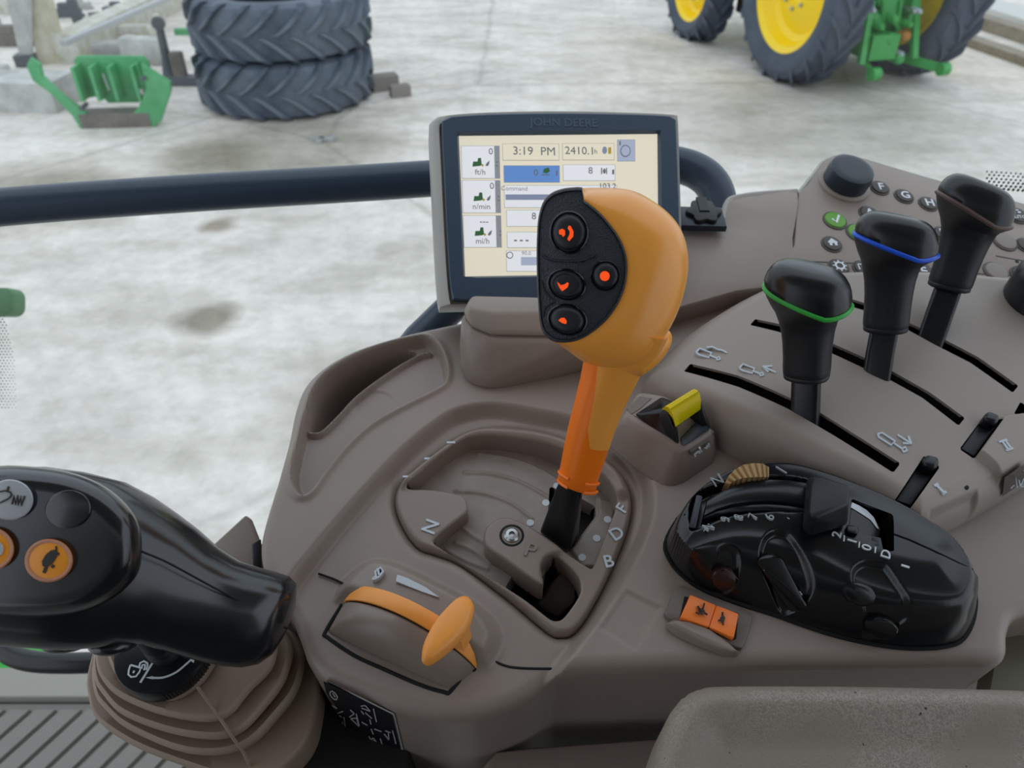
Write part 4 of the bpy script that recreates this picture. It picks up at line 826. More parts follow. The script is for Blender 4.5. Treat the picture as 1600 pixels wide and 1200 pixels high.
RB = hp_([(290, 565), (300, 525), (340, 512), (385, 530), (408, 575), (400, 625), (360, 645), (310, 625)], .021)
REC = [(RS, .003, .008), (OV1, .003, .004), (OV2, .003, .004), (RB, .003, .003)]
LMP = []
WH = ccw(CO.pp(Z9([(880, 265), (1055, 330), (1056, 490), (1010, 482), (1000, 432), (960, 425), (905, 400), (868, 390)]), TZ + .002))
hb = thing('hitch_control_box', 'glossy black rounded hitch control box with scales, levers and recessed buttons', 'control box', CO, (*cen, WING))
bx_ = part('housing', hf(BBs, zh_, .0008, .006, holes=[WH], hskirt=.012, rows=4), mat('housing_black', '0f1114', .22, .02, 1500, spec=.55), hb, CO, smooth=60)
BB2 = inset(BBs, -.0022)
part('gasket', prism(BB2, WING - .002, WING + .0015), DARK, hb, CO)
part('window_hole_shade', prism(inset(WH, -.002), WING, WING + .012), DARK, hb, CO)  # dark floor stands in for shade below the window cut-out
def zhp(x, y): return float(zh_(np.array([float(x)]), np.array([float(y)]))[0])
def onbox(px, py, f=Z9):                                 # pixel -> point on the housing
    q = f([(px, py)])[0]; h = .035
    for _ in range(8): x, y = CO.p(*q, h); h = .5 * h + .5 * zhp(x, y)
    return (x, y, h)
def bstroke(pts, wd, nm='marking', par=None, m=WHITE2, f=Z9, lift=.0005):
    P3 = [Vector(onbox(x, y, f)) + Vector((0, 0, lift)) for x, y in pts]
    return tube(P3, wd / 2, 6)
def btext(s, px, py, ang, size, par=None, m=WHITE2):
    x, y, z = onbox(px, py); e = .004
    gx = (zhp(x + e, y) - zhp(x - e, y)) / (2 * e); gy = (zhp(x, y + e) - zhp(x, y - e)) / (2 * e)
    n = Vector((-gx, -gy, 1)).normalized(); ex = Vector((1, 0, gx)).normalized(); ey = n.cross(ex)
    f = Frame(CO.M @ mat_axes(ex, ey, n, Vector((x, y, z))))
    return part('scale_digit', text(s, size, (0, 0), ang, -.0006, .0012, bold=size * .01), m, bx_, f, smooth=0)
part('seam', bstroke([(150, 345), (185, 332), (240, 318)], .0007), DARK, hb, CO); part('seam', bstroke([(1056, 412), (1120, 435), (1240, 490), (1385, 562)], .0007), DARK, hb, CO)
# drums in the recess
ar0 = np.array(CO.p(*Z9([(230, 380)])[0], .04)); ar1 = np.array(CO.p(*Z9([(720, 270)])[0], .04))
def drum_band(lo, hi, zt, nm):
    rings = []
    for a, b in zip(lo, hi):
        pa = CO.p3(*a, zt); pb = CO.p3(*b, zt); rings.append([tuple(pa - Vector((0, 0, .012))), tuple(pa - Vector((0, 0, .0008))), tuple(pa.lerp(pb, .06)), tuple(pa.lerp(pb, .5) + Vector((0, 0, .0012))), tuple(pa.lerp(pb, .94)), tuple(pb - Vector((0, 0, .0008))), tuple(pb - Vector((0, 0, .012)))])
    return part(nm, loft(rings), BLACK, hb, CO, smooth=50)
drum_band(Z11([(300, 530), (400, 475), (520, 435), (660, 415), (800, 408), (950, 418), (1090, 440)]), Z11([(330, 400), (420, 345), (530, 290), (670, 250), (820, 240), (960, 245), (1110, 268)]), TZ + .003, 'drum')
drum_band(Z11([(290, 560), (400, 525), (520, 505), (660, 495), (800, 492), (940, 505), (1080, 530)]), Z11([(305, 540), (400, 485), (520, 445), (660, 425), (800, 418), (950, 430), (1080, 450)]), TZ + .000, 'drum')
part('end_stop', hull([CO.p3(*q, h) for q in Z11([(180, 620), (235, 630), (290, 375), (240, 365)]) for h in (TZ - .006, TZ + .002)], .0008), mat('bluish_black', '2a2c38', .35), hb, CO)
# knurled wheel
wpts = Z11([(455, 290), (490, 220), (545, 165), (610, 130), (690, 118), (760, 122), (808, 150)]); wlo = Z11([(490, 290), (540, 255), (600, 235), (660, 228), (720, 226), (770, 226), (808, 226)])
cA = CO.p3(*wpts[0], TZ + .001); rings = []
wh = []
for i in range(27):
    t = i / 26 * (len(wpts) - 1); k = min(int(t), len(wpts) - 2); f = t - k
    a = (wpts[k][0] * (1 - f) + wpts[k + 1][0] * f, wpts[k][1] * (1 - f) + wpts[k + 1][1] * f); b = (wlo[k][0] * (1 - f) + wlo[k + 1][0] * f, wlo[k][1] * (1 - f) + wlo[k + 1][1] * f)
    hz_ = TZ + .0065 - .0045 * abs(i / 13 - 1) ** 2 + (.0009 if i % 3 else -.0006)
    pa = CO.p3(*a, hz_); pb = CO.p3(*b, hz_); rings.append([tuple(pa - Vector((0, 0, .01))), tuple(pa), tuple(pb), tuple(pb - Vector((0, 0, .01)))])
part('knurled_wheel', loft(rings), TAN, hb, CO, 'tan knurled thumb wheel', smooth=20)
# big rocker handle
top = [CO.p3(*q, .070) for q in Z11([(1170, 222), (1240, 232), (1428, 290), (1440, 330), (1430, 440), (1160, 555), (1125, 500), (1140, 300)])]
bot = [CO.p3(*q, .046) for q in Z11([(1100, 240), (1130, 225), (1400, 300), (1436, 380), (1420, 590), (1395, 615), (1130, 690), (1065, 640), (1075, 430)])]
part('handle', hull(top + bot, .0014, 3), BLACKM, hb, CO, 'big wedge-shaped black handle', smooth=60)
part('handle_stem', box((*(np.array(CO.p(*Z11([(1220, 460)])[0], .05)) - .006), .03), (*(np.array(CO.p(*Z11([(1260, 440)])[0], .05)) + .006), .055), .001), BLACK, hb, CO)
# window drum with pale stripe
wl = Z9([(872, 395), (900, 400), (935, 408), (965, 425), (985, 445)]); wu = Z9([(882, 285), (915, 300), (950, 320), (980, 350), (1002, 390)])
drs = []
for k, (a, b) in enumerate(zip(wl, wu)):
    z = TZ + .001 - .0014 * k; pa, pb = CO.p3(*a, z), CO.p3(*b, z); drs.append([tuple(pa - Vector((0, 0, .02))), tuple(pa), tuple(pb), tuple(pb - Vector((0, 0, .02)))])
part('indicator_drum', loft(drs), BLACK, hb, CO, smooth=50)
sl = Z9([(878, 300), (898, 312), (930, 332), (960, 352), (985, 385)]); su = Z9([(884, 280), (912, 292), (945, 312), (975, 343), (996, 392)])
drs = []
for k, (a, b) in enumerate(zip(sl, su)):
    z = TZ + .002 - .0013 * k; drs.append([tuple(CO.p3(*a, z)), tuple(CO.p3(*b, z)), tuple(CO.p3(*b, z - .001)), tuple(CO.p3(*a, z - .001))])
part('indicator_stripe', loft(drs), WHITE, hb, CO)
part('small_tab', hull([CO.p3(*q, h) for q in Z9([(862, 372), (905, 378), (912, 398), (908, 415), (860, 402)]) for h in (TZ, TZ + .006)], .001), BLACK, hb, CO)
part('small_tab', hull([CO.p3(*q, h) for q in Z9([(958, 420), (1000, 425), (1002, 470), (975, 462), (958, 440)]) for h in (TZ - .004, TZ + .003)], .0008), BLACK, hb, CO)
for s, x, y in (('2', 820, 416), ('1', 884, 443), ('0', 944, 470), ('D', 1024, 498)): btext(s, x, y, R(68), .0070, m=WHITE)
for a in ((850, 432), (913, 458), (980, 480)): part('scale_tick', bstroke([(a[0], a[1] - 12), (a[0] - 2, a[1] + 12)], .0008), WHITE, bx_, CO)
part('scale_tick', bstroke([(1088, 543), (1120, 553)], .0014), WHITE, bx_, CO)
for s, x, y in (('9', 357, 354), ('8', 412, 346), ('7', 472, 343), ('6', 540, 344)): btext(s, x, y, R(60), .0075)
part('scale_tick', bstroke([(612, 345), (622, 351)], .0007), WHITE2, bx_, CO)
btext('N', 285, 388, R(25), .0075, m=WHITE2); btext('N', 322, 190, R(25), .009, m=WHITE2); btext('/', 590, 150, R(60), .010, m=WHITE2)
part('marking', bstroke([(265, 402), (272, 385), (285, 378)], .0006), WHITE2, bx_, CO)
def boxplate(pts, nm, lift, m=BLACKG, bev=.0008, lab=None):
    P3 = [Vector(onbox(x, y)) for x, y in pts]; c = sum(P3, Vector()) / len(P3); n = Vector((0, 0, 0))
    for i in range(len(P3)): n += (P3[i] - c).cross(P3[(i + 1) % len(P3)] - c)
    n.normalize(); n = n if n.z > 0 else -n; return part(nm, hull([tuple(p - n * .002) for p in P3] + [tuple(p + n * lift) for p in P3], bev), m, hb, CO, lab)
el = lambda cx, cy, rx, ry, rot=0, n=14: [(cx + rx * math.cos(t) * math.cos(rot) - ry * math.sin(t) * math.sin(rot), cy + rx * math.cos(t) * math.sin(rot) + ry * math.sin(t) * math.cos(rot)) for t in [k * 2 * math.pi / n for k in range(n)]]
DRED = mat('dark_red_black', '2c1512', .35)
boxplate(el(348, 590, 52, 46, .3), 'push_button', .0035, DRED, lab='dark reddish round push button')
boxplate(el(545, 545, 62, 55, .3)[7:] + el(645, 690, 50, 42, .3)[:7], 'rocker', .0025, lab='long black rocker with raise and lower symbols')
boxplate(el(908, 660, 68, 50, .3), 'push_button', .003); boxplate(el(1000, 795, 72, 45, .2), 'push_button', .003)
def ico(ls, wd=.0009, lift=.0032): part('symbol', merge(*[bstroke(l, wd, lift=lift) for l in ls]), WHITE, bx_, CO)
ico([[(520, 570), (535, 532)], [(530, 572), (545, 535)], [(510, 572), (560, 590)], [(525, 535), (545, 532)], [(556, 545), (572, 555), (576, 575)], [(552, 548), (562, 540)]]); ico([[(605, 680), (645, 690)], [(608, 692), (650, 698)], [(615, 702), (655, 704)], [(640, 655), (660, 665), (665, 680)], [(655, 682), (668, 672)], [(600, 678), (606, 694)]])
# ================================================================ YELLOW PTO SWITCH AND HOUSING
hz0 = .032
hs = thing('switch_housing', 'tapered taupe housing block carrying the yellow switch beside the lever panel', 'housing', CO, (*CO.p(1060, 760, WING), WING))
topq = CO.pp(Z12([(70, 430), (210, 200), (240, 175), (455, 215), (930, 530), (920, 560), (690, 700), (600, 735), (170, 430)]), hz0)
botq = CO.pp([(940, 690), (990, 650), (1110, 665), (1122, 700), (1116, 726), (1062, 762), (1035, 762), (1000, 740)], WING)
part('housing_block', hull([(x, y, hz0) for x, y in topq] + [(x, y, WING - .002) for x, y in botq], .003, 3), TAUPE, hs, CO, smooth=60)
part('recess', prism(CO.pp(Z12([(120, 350), (235, 235), (350, 250), (240, 350), (160, 400)]), hz0 + .0005), hz0 - .003, hz0 + .0004), mat('shaded_taupe', '7b6f66', .5), hs, CO)  # flat patch in darker taupe, shading painted to suggest a recess
fr2 = [CO.p3(*Z12([q])[0], h) for q, h in (((695, 735), .029), ((870, 622), .029), ((862, 700), .018), ((700, 805), .018))]
ofs = Vector((.001, -.0025, .001))
LF = Frame(CO.M @ mat_axes((fr2[1] - fr2[0]).normalized(), ((fr2[1] - fr2[0]).normalized()).cross((fr2[3] - fr2[0])).normalized().cross((fr2[1] - fr2[0]).normalized()) * 1.0, ((fr2[1] - fr2[0]).normalized()).cross((fr2[3] - fr2[0])).normalized(), fr2[0] + ofs))
part('decal', hull([tuple(v + ofs) for v in fr2] + [tuple(v + ofs * .2) for v in fr2], 0), mat('decal_grey', '6d675d', .4), hs, CO, 'small grey decal with a white tractor symbol')
def d3(px, py): 
    e = fr2[1] - fr2[0]; g = fr2[3] - fr2[0]; u = (px - 695) / 175; v = (py - (735 - (px - 695) * .645)) / 75; return fr2[0] + e * u + g * v + ofs * 1.25
part('tractor_symbol', merge(*[tube([d3(*q) for q in l], .0007, 6) for l in ([(715, 760), (745, 730), (770, 720)], [(768, 690), (775, 720), (790, 735)], [(755, 735), (772, 745), (785, 728), (770, 715), (755, 735)], [(715, 775), (728, 765)], [(815, 690), (835, 700), (842, 680), (828, 668), (815, 690)], [(820, 685), (838, 682)], [(850, 655), (855, 685)])]), WHITE, hs, CO)
sw = thing('pto_switch', 'yellow ribbed pull switch in a black guard on the taupe housing', 'switch', CO, (*CO.p(1060, 670, hz0), hz0))
def C12(x, y, h): return CO.p3(*Z12([(x, y)])[0], h)
bk = [C12(175, 415, hz0 + .001), C12(455, 235, hz0 + .001), C12(545, 285, hz0 + .002), C12(900, 540, hz0), C12(660, 720, hz0), C12(610, 715, hz0)]
part('guard', hull([C12(175, 410, hz0 + .001), C12(440, 235, hz0 + .001), C12(560, 280, hz0 + .001), C12(280, 480, hz0 - .001), C12(620, 720, hz0 - .002), C12(455, 350, hz0 + .013), C12(510, 380, hz0 + .014)], .0012), BLACK, sw, CO)
part('guard_cheek', hull([C12(735, 165, hz0 + .022), C12(790, 175, hz0 + .023), C12(905, 520, hz0), C12(895, 548, hz0 - .001), C12(700, 430, hz0 + .0), C12(820, 560, hz0 - .001), C12(550, 290, hz0)], .0012), BLACK, sw, CO)
part('guard_cheek', hull([C12(465, 345, hz0 + .015), C12(510, 385, hz0 + .016), C12(620, 715, hz0), C12(560, 640, hz0 - .001), C12(320, 470, hz0)], .0012), BLACKM, sw, CO)
part('guard_floor', hull([C12(620, 620, hz0 + .002), C12(800, 430, hz0 + .002), C12(895, 545, hz0 + .0015), C12(640, 715, hz0 + .0015), C12(620, 640, hz0 - .003), C12(890, 550, hz0 - .003)], .0008), SLATE, sw, CO)
yl = []
for k in range(9):
    u = k / 8
    def e(a, b): return a.lerp(b, u)
    o = .0009 * math.sin(u * 4 * math.pi) if 0 < k < 8 else 0
    p0, p1, p2, p3_, p4 = e(C12(450, 345, hz0 + .014), C12(715, 185, hz0 + .021)), e(C12(475, 330, hz0 + .018), C12(735, 172, hz0 + .024)), e(C12(530, 375, hz0 + .018), C12(800, 205, hz0 + .024)), e(C12(550, 420, hz0 + .016), C12(812, 270, hz0 + .021)), e(C12(575, 520, hz0 + .009), C12(808, 358, hz0 + .012))
    yl.append([tuple(p) for p in (p0, p1, p1.lerp(p2, .5) + Vector((0, 0, .0012)), p2, p3_, p4, p4 - Vector((0, -.006, .006)), p0 - Vector((0, 0, .01)))])
part('switch_cap', loft(yl), YELLOW, sw, CO, 'bright yellow ribbed cap', smooth=60)
for q in (.3, .5, .7):
    a = C12(475, 330, hz0 + .018).lerp(C12(530, 375, hz0 + .018), q); b = C12(735, 172, hz0 + .024).lerp(C12(800, 205, hz0 + .024), q); up = Vector((0, 0, .0009))
    part('rib', tube([a + up, a.lerp(b, .5) + up * 1.3, b + up], .0007, 6), YELLOW, sw, CO)
# ================================================================ ORANGE ROCKER SWITCH
oz = WING
rk = thing('rocker_switch', 'orange two-part rocker switch with dark animal symbols in a taupe bezel', 'switch', CO, (*CO.p(1110, 960, oz), oz))
BEZT = mat('bezel_taupe', '6f675e', .35)
bz = cr(CO.pp(Z9([(112, 770), (112, 720), (135, 660), (160, 636), (200, 642), (330, 690), (440, 735), (465, 752), (460, 790), (430, 880), (405, 895), (300, 850)]), oz), 3)
part('bezel', prism(bz, oz - .002, oz + .003, .0015), BEZT, rk, CO)
part('well', prism(CO.pp(Z9([(165, 760), (185, 672), (410, 742), (400, 850), (380, 858)]), oz + .003), oz + .0, oz + .0034), DARK, rk, CO)
for q, h1, h2, ic in (([(168, 758), (210, 662), (318, 706), (288, 800)], .0085, .0055, 1), ([(288, 800), (318, 706), (413, 742), (392, 845)], .0055, .008, 2)):
    P = [CO.p3(*Z9([a])[0], oz + h) for a, h in zip(q, (h1, h1, h2, h2))]
    k = part('rocker_half', hull([tuple(p) for p in P] + [(p.x, p.y, oz + .001) for p in P], .0009), ORANGE3, rk, CO)
def rk3(x, y, h): return CO.p3(*Z9([(x, y)])[0], oz + h)
part('symbol', merge(hull([rk3(*q, .0082) for q in ((245, 725), (262, 718), (272, 735), (258, 750), (246, 742))] + [rk3(*q, .0072) for q in ((245, 725), (272, 735), (258, 750))], 0), tube([rk3(255, 735, .0082), rk3(240, 712, .0085)], .0006, 5), tube([rk3(268, 740, .008), rk3(280, 748, .0078)], .0006, 5), tube([rk3(246, 745, .0083), rk3(232, 738, .0086)], .0005, 5), tube([rk3(262, 722, .0082), rk3(268, 700, .0084)], .0005, 5)), INK, rk, CO)
part('symbol', merge(hull([rk3(*q, .0074) for q in ((332, 762), (345, 745), (355, 760), (350, 778), (338, 780))] + [rk3(*q, .0064) for q in ((332, 762), (355, 760), (338, 780))], 0), tube([rk3(345, 778, .0076), rk3(346, 790, .0077)], .0005, 5), tube([rk3(334, 770, .0074), rk3(326, 774, .0074)], .0005, 5), tube([rk3(343, 748, .0073), rk3(344, 738, .0072)], .0006, 5)), INK, rk, CO)
vz_ = [[CO.p3(*Z9([a])[0], oz + h) for a in q] for q, h in (([(108, 785), (130, 772), (200, 780), (280, 808), (360, 860), (412, 905), (400, 925), (340, 918), (240, 880), (150, 840), (112, 805)], .0005), ([(115, 782), (140, 770), (200, 776), (290, 810), (365, 862), (408, 902), (385, 908), (330, 893), (240, 855), (165, 812), (128, 792)], .0055), ([(135, 782), (160, 774), (205, 782), (285, 816), (355, 862), (390, 893), (370, 895), (325, 878), (245, 842), (175, 804), (145, 790)], .0068))]
part('thumb_guard', loft([[tuple(p) for p in r] for r in vz_]), TAUPE2, rk, CO, smooth=60)
# ================================================================ MONITOR AND PEDESTAL
MF = frame3(K(702, 473, .540), K(1066, 466, .560), K(689, 178, .558))
mo = thing('monitor', 'grey-framed touch display tilted on the pedestal behind the orange lever', 'monitor', MF, (.08, 0, -.03))
def mp(pts, h=0): return MF.pp(pts, h)
fr_o = cr(mp([(700, 180), (760, 175.5), (875, 173.5), (990, 176), (1046, 178.5), (1056, 181), (1059.5, 190), (1063, 300), (1067, 440), (1067, 456), (1061, 464), (1050, 466), (880, 470), (722, 474.5), (709, 474.5), (702, 468), (696, 400), (689, 260), (686, 196), (689, 184)], .0), 3)
fr_b = [(x - .004, y) for x, y in inset(ccw(fr_o), -.001)]
part('housing', loft([[(x * .93 + .006, y * .93 + .006, -.034) for x, y in ccw(fr_o)], [(x - .0075, y, -.026) for x, y in ccw(fr_o)], [(x - .0072, y, -.008) for x, y in inset(ccw(fr_o), -.0002)], [(x - .003, y, -.002) for x, y in inset(ccw(fr_o), -.0006)], [(x, y, -.0004) for x, y in ccw(fr_o)], [(x * .97, y * .97, -.0005) for x, y in ccw(fr_o)], [(x * .95, y * .95, -.006) for x, y in ccw(fr_o)]]), SILVER, mo, MF, smooth=50)
SCQ = [(717, 211), (1028, 208), (1030, 426), (727, 431)]
bo = ccw(cr(mp([(702, 183), (762, 179), (875, 177), (990, 179), (1044, 181.5), (1054, 185), (1056, 192), (1060, 300), (1063.5, 440), (1063, 455), (1058, 461), (1048, 462.5), (880, 466), (724, 470.5), (712, 470.5), (706, 466), (700, 400), (693, 260), (690, 198), (693, 187)], .001), 3))
bi = mp(SCQ, .0)
n_b = len(bo)
# bezel as a ring: outer outline lofted to the screen opening
def resamp(q, n):
    L = [0]
    for i in range(len(q)): a, b = q[i], q[(i + 1) % len(q)]; L.append(L[-1] + math.hypot(b[0] - a[0], b[1] - a[1]))
    return L
cxm, cym = MF.p(872, 320, 0)
def ray_poly(poly, ang, c):
    dx, dy = math.cos(ang), math.sin(ang); best = 0
    for i in range(len(poly)):
        a, b = poly[i], poly[(i + 1) % len(poly)]; ex, ey = b[0] - a[0], b[1] - a[1]; den = dx * ey - dy * ex
        if abs(den) < 1e-15: continue
        t = ((a[0] - c[0]) * ey - (a[1] - c[1]) * ex) / den; u = ((a[0] - c[0]) * dy - (a[1] - c[1]) * dx) / den
        if t > best and -1e-6 <= u <= 1 + 1e-6: best = t
    return best
angs = sorted(set([k * 2 * math.pi / 96 for k in range(96)] + [math.atan2(y - cym, x - cxm) % (2 * math.pi) for x, y in bi]))
def polar(poly, c=(cxm, cym), A=angs): return [(c[0] + math.cos(a) * ray_poly(poly, a, c), c[1] + math.sin(a) * ray_poly(poly, a, c)) for a in A]
po, pi_ = polar(bo), polar(bi); pm = [(b[0] * .12 + a[0] * .88, b[1] * .12 + a[1] * .88) for a, b in zip(pi_, po)]
part('bezel', loft([[(x, y, -.002) for x, y in po], [(x, y, .0012) for x, y in po], [(x, y, .0022) for x, y in [(a[0] * .06 + b[0] * .94, a[1] * .06 + b[1] * .94) for a, b in zip(pi_, po)]], [(x, y, .0020) for x, y in pm], [(x, y, -.0016) for x, y in pi_]], cap=False), BEZEL, mo, MF, smooth=30)
def scr(name, hexc, st): return mat(name, hexc, .25, emit=st)
SC_ = scr('screen_cream', 'ece5cf', .74); SWH = scr('screen_white', 'e6e9ee', .78); SBL = scr('screen_blue', '6d9be0', .62); SGR = scr('screen_grey', 'a5a9b0', .5); SDK = scr('screen_dark', '7b7f84', .5); SBG = scr('screen_bluegrey', '9aa6c4', .5); SGN = scr('screen_green', '4f8a5a', .3); SYL = scr('screen_yellow', 'd9c048', .4); SLC = scr('screen_pale_blue', 'b9c3dc', .6)
for m_ in (SC_, SWH, SBL, SGR, SDK, SBG, SGN, SYL, SLC): m_.node_tree.nodes['Principled BSDF'].inputs['Base Color'].default_value = [c * .25 for c in m_.node_tree.nodes['Principled BSDF'].inputs['Base Color'].default_value[:3]] + [1]
screen = part('screen', prism(bi, -.004, -.0015), SC_, mo, MF, 'lit cream screen with white data boxes', smooth=0)
uin = [0]
def ui(x0, y0, x1, y1, m, lv=1, nm='screen_field', border=True):
    sh_ = (y0 - 120) * .055                              # left edge leans with the panel
    def q(x, y): return Z3([(x + (y - 120) * .03 * (1 - x / 1500), y)])[0]
    pts = mp([q(x0, y0), q(x1, y0), q(x1, y1), q(x0, y1)], 0)
    if border: part('field_border', prism(inset(ccw(pts), -.00055), -.002, -.0013 + lv * .00010), SGR, screen, MF, smooth=0)
    return part(nm, prism(pts, -.002, -.00122 + lv * .00010), m, screen, MF, smooth=0)
def ut(s, x, y, size, m=SDK, lv=3, bold=.00006): return part('screen_text', text(s, size, MF.p(*Z3([(x, y)])[0], 0), R(-1), -.0013, -.00115 + lv * .0001, bold=bold), m, screen, MF, smooth=0)
ut_s = .0078
for (y0, y1, u_, v_) in ((165, 388, 'ft/h', '0'), (405, 628, 'n/min', '0'), (650, 868, 'mi/h', '---')):
    ui(92, y0, 355, y1, SWH); ui(320, y0, 355, y1, SGR, 2, border=False)
    xo = 8 * (y0 - 165) / 240
    ut(v_, (298 if v_ == '0' else 235) + xo, y0 + 40, .0068); ut(u_, 225 + xo, y1 - 40, .0058)
    cx0, cy0 = 215 + xo, (y0 + y1) / 2 + 12
    for pts, m_ in (([(-45, 20), (-40, -15), (-10, -15), (-5, -40), (15, -40), (20, 5), (10, 15)], SGN), ([(15, 10), (25, 0), (35, 10), (25, 22)], SYL), ([(45, 12), (55, -5), (75, -22), (70, 5), (60, 18)], SDK)):
        part('screen_icon', prism(MF.pp(Z3([(cx0 + a, cy0 + b) for a, b in pts]), 0), -.0013, -.00095), m_, screen, MF, smooth=0)
    for dy in (-14, 10): part('screen_icon', prism(MF.pp(Z3([(340 + xo * 1.5 - 8, cy0 + dy + (6 if dy < 0 else 0)), (340 + xo * 1.5, cy0 + dy - (6 if dy < 0 else -12)), (340 + xo * 1.5 + 8, cy0 + dy + (6 if dy < 0 else 0))]), 0), -.0013, -.0009), SDK, screen, MF, smooth=0)
ui(380, 150, 770, 262, SC_); ui(798, 148, 1155, 260, SC_)
ut('3:19  PM', 600, 203, .0090, bold=.00005); ut('2410.1', 918, 200, .0084, bold=.00005); ut('h', 1028, 204, .0052)
def uc(pts, m, lv=3): part('screen_icon', prism(MF.pp(Z3(pts), 0), -.0013, -.00115 + lv * .0001), m, screen, MF, smooth=0)
uc(circ((1090, 195), 17, 16, 26), SBG); uc([(1115, 175), (1135, 175), (1135, 220), (1115, 220)], SYL)
ui(1180, 122, 1300, 268, SLC); uc(circ((1235, 200), 36, 20, 42), SDK); uc(circ((1235, 200), 30, 20, 35), SLC, 4); uc([(1192, 132), (1202, 132), (1202, 160), (1192, 160)], SDK)
ui(385, 302, 772, 416, SBL); ut('0', 612, 352, .0072, SDK); uc([(660, 350), (668, 325), (700, 315), (710, 340), (690, 355)], SGN); uc([(650, 362), (705, 362), (705, 368), (650, 368)], SDK); uc([(752, 335), (762, 335), (762, 370), (752, 370)], SDK)
ui(800, 296, 1160, 404, SWH); ut('8', 992, 338, .0072); uc([(1065, 318), (1073, 318), (1073, 360), (1065, 360)], SDK); uc(circ((1088, 340), 10, 12, 18), SDK); uc([(1100, 318), (1107, 318), (1107, 360), (1100, 360)], SDK); uc([(1142, 330), (1156, 330), (1156, 362), (1142, 362)], SDK)
ui(385, 440, 1172, 592, SWH); ui(392, 502, 1150, 540, SBG, 2, border=False); ut('Command', 462, 462, .0046, SGR, 3, 0); ut('103.2', 1110, 445, .0060, SDK)
ui(398, 612, 760, 722, SWH); ut('8', 598, 655, .0072); ui(398, 765, 760, 870, SWH); ut('- - -', 510, 818, .0070, bold=.0002)
ui(390, 895, 760, 1035, SWH); uc(circ((430, 925), 24, 20), SDK); uc(circ((430, 925), 18, 20), SWH, 4); uc([(508, 938), (720, 938), (720, 995), (508, 995)], SLC); ut('90.0', 545, 912, .0040, SGR)
part('lettering', text('JOHN DEERE', .0088, MF.p(881, 192, .0022), R(-.5), .0018, .0024, bold=.0002), mat('bezel_letter', '465768', .45), mo, MF, smooth=0)
part('mount_neck', hull([tuple(MF.p3(*q, h)) for q in ((800, 430), (960, 430), (800, 478), (960, 478)) for h in (-.05, -.03)], .003), BLACKM, mo, MF)
pd = thing('monitor_pedestal', 'taupe moulded pedestal with a stepped collar under the monitor', 'pedestal', CO, (*CO.p(860, 600, WING), WING))
lowp = [(733, 605), (762, 616), (850, 600), (930, 580), (1010, 560)]
def back(poly, dy): return [(poly[-1][0], poly[-1][1] + dy), (poly[0][0] + .004, poly[0][1] + dy)]
b0 = CO.pp(lowp, WING - .004); m0 = CO.pp([(716, 560), (728, 585), (765, 596), (850, 580), (1020, 540)], .018); t0 = CO.pp([(720, 498), (732, 517), (765, 531), (900, 533), (1040, 512)], .042)
part('pedestal_base', hull([(x, y, WING - .002) for x, y in b0 + back(b0, .05)] + [(x, y, .018) for x, y in m0] + [(x, y, .042) for x, y in t0 + back(t0, .022)], .003, 3), TAUPE, pd, CO, smooth=60)
t1 = CO.pp([(724, 488), (736, 506), (768, 519), (900, 521), (1030, 505)], .0465); t2 = CO.pp([(728, 478), (740, 484), (770, 488), (900, 489), (1030, 485)], .056)
part('collar', hull([(x, y, .0425) for x, y in t1 + back(t1, .018)] + [(x, y, .0465) for x, y in t1] + [(x, y, .056) for x, y in t2 + back(t2, .010)], .0025, 3), TAUPE3, pd, CO, smooth=60)
# ================================================================ GEAR LEVER
FF = Frame(mat_axes((CR - CF_ * -.0 + (-CF_) * .22).normalized(), CU, (CR + (-CF_) * .22).normalized().cross(CU).normalized(), K(900, 430, .372)))
gl_ = thing('gear_lever', 'orange gear lever with a bulbous head and black four-button face', 'lever', FF, FF.I @ (CO.M @ CO.p3(868, 850, -.01)))
Fpx = cr(Z10([(455, 97), (400, 96), (330, 104), (262, 128), (215, 170), (190, 220), (170, 300), (163, 400), (160, 520), (163, 700), (170, 850), (180, 960), (200, 1030), (235, 1068), (275, 1092), (330, 1100), (400, 1092), (470, 1065), (530, 1025), (600, 965), (660, 890), (705, 810), (735, 720), (746, 630), (740, 540), (715, 460), (680, 395), (640, 340), (590, 280), (540, 232), (485, 190), (440, 165), (432, 140)]), 3)
Spx = cr(Z10([(462, 98), (400, 96), (330, 104), (262, 128), (215, 170), (190, 220), (170, 300), (163, 400), (160, 520), (163, 700), (170, 850), (180, 960), (200, 1030), (235, 1068), (275, 1095), (340, 1135), (400, 1180), (450, 1215), (520, 1245), (640, 1260), (760, 1250), (860, 1200), (950, 1110), (1025, 1000), (1080, 880), (1118, 760), (1138, 640), (1139, 540), (1125, 450), (1095, 370), (1050, 300), (985, 235), (900, 175), (820, 130), (740, 106), (640, 98), (540, 96)]), 3)
NA = 120; cpx = (800 + 400 * .24169, 270 + 600 * .24169)
Aa = [k * 2 * math.pi / NA for k in range(NA)]
FP = polar(Fpx, cpx, Aa); SP = polar(Spx, cpx, Aa)
def fring(pts, h): return [(*FF.p(x, y, h), h) for x, y in pts]
def scp(pts, s, c=cpx): return [(c[0] + (x - c[0]) * s, c[1] + (y - c[1]) * s) for x, y in pts]
sh_r = []
for j in range(9):
    a = j / 8 * math.pi / 2; pts = [(f[0] + (s[0] - f[0]) * math.sin(a), f[1] + (s[1] - f[1]) * math.sin(a)) for f, s in zip(FP, SP)]
    sh_r.append(fring(pts, .0005 - .026 * (1 - math.cos(a))))
cS = (800 + 600 * .24169, 270 + 650 * .24169)
for j in range(1, 7):
    b = j / 6 * math.pi / 2; sh_r.append(fring(scp(SP, max(.05, math.cos(b) ** .7), cS), -.0255 - .026 * math.sin(b)))
part('head_shell', loft(sh_r), ORANGE, gl_, FF, 'amber orange rounded shell', smooth=80)
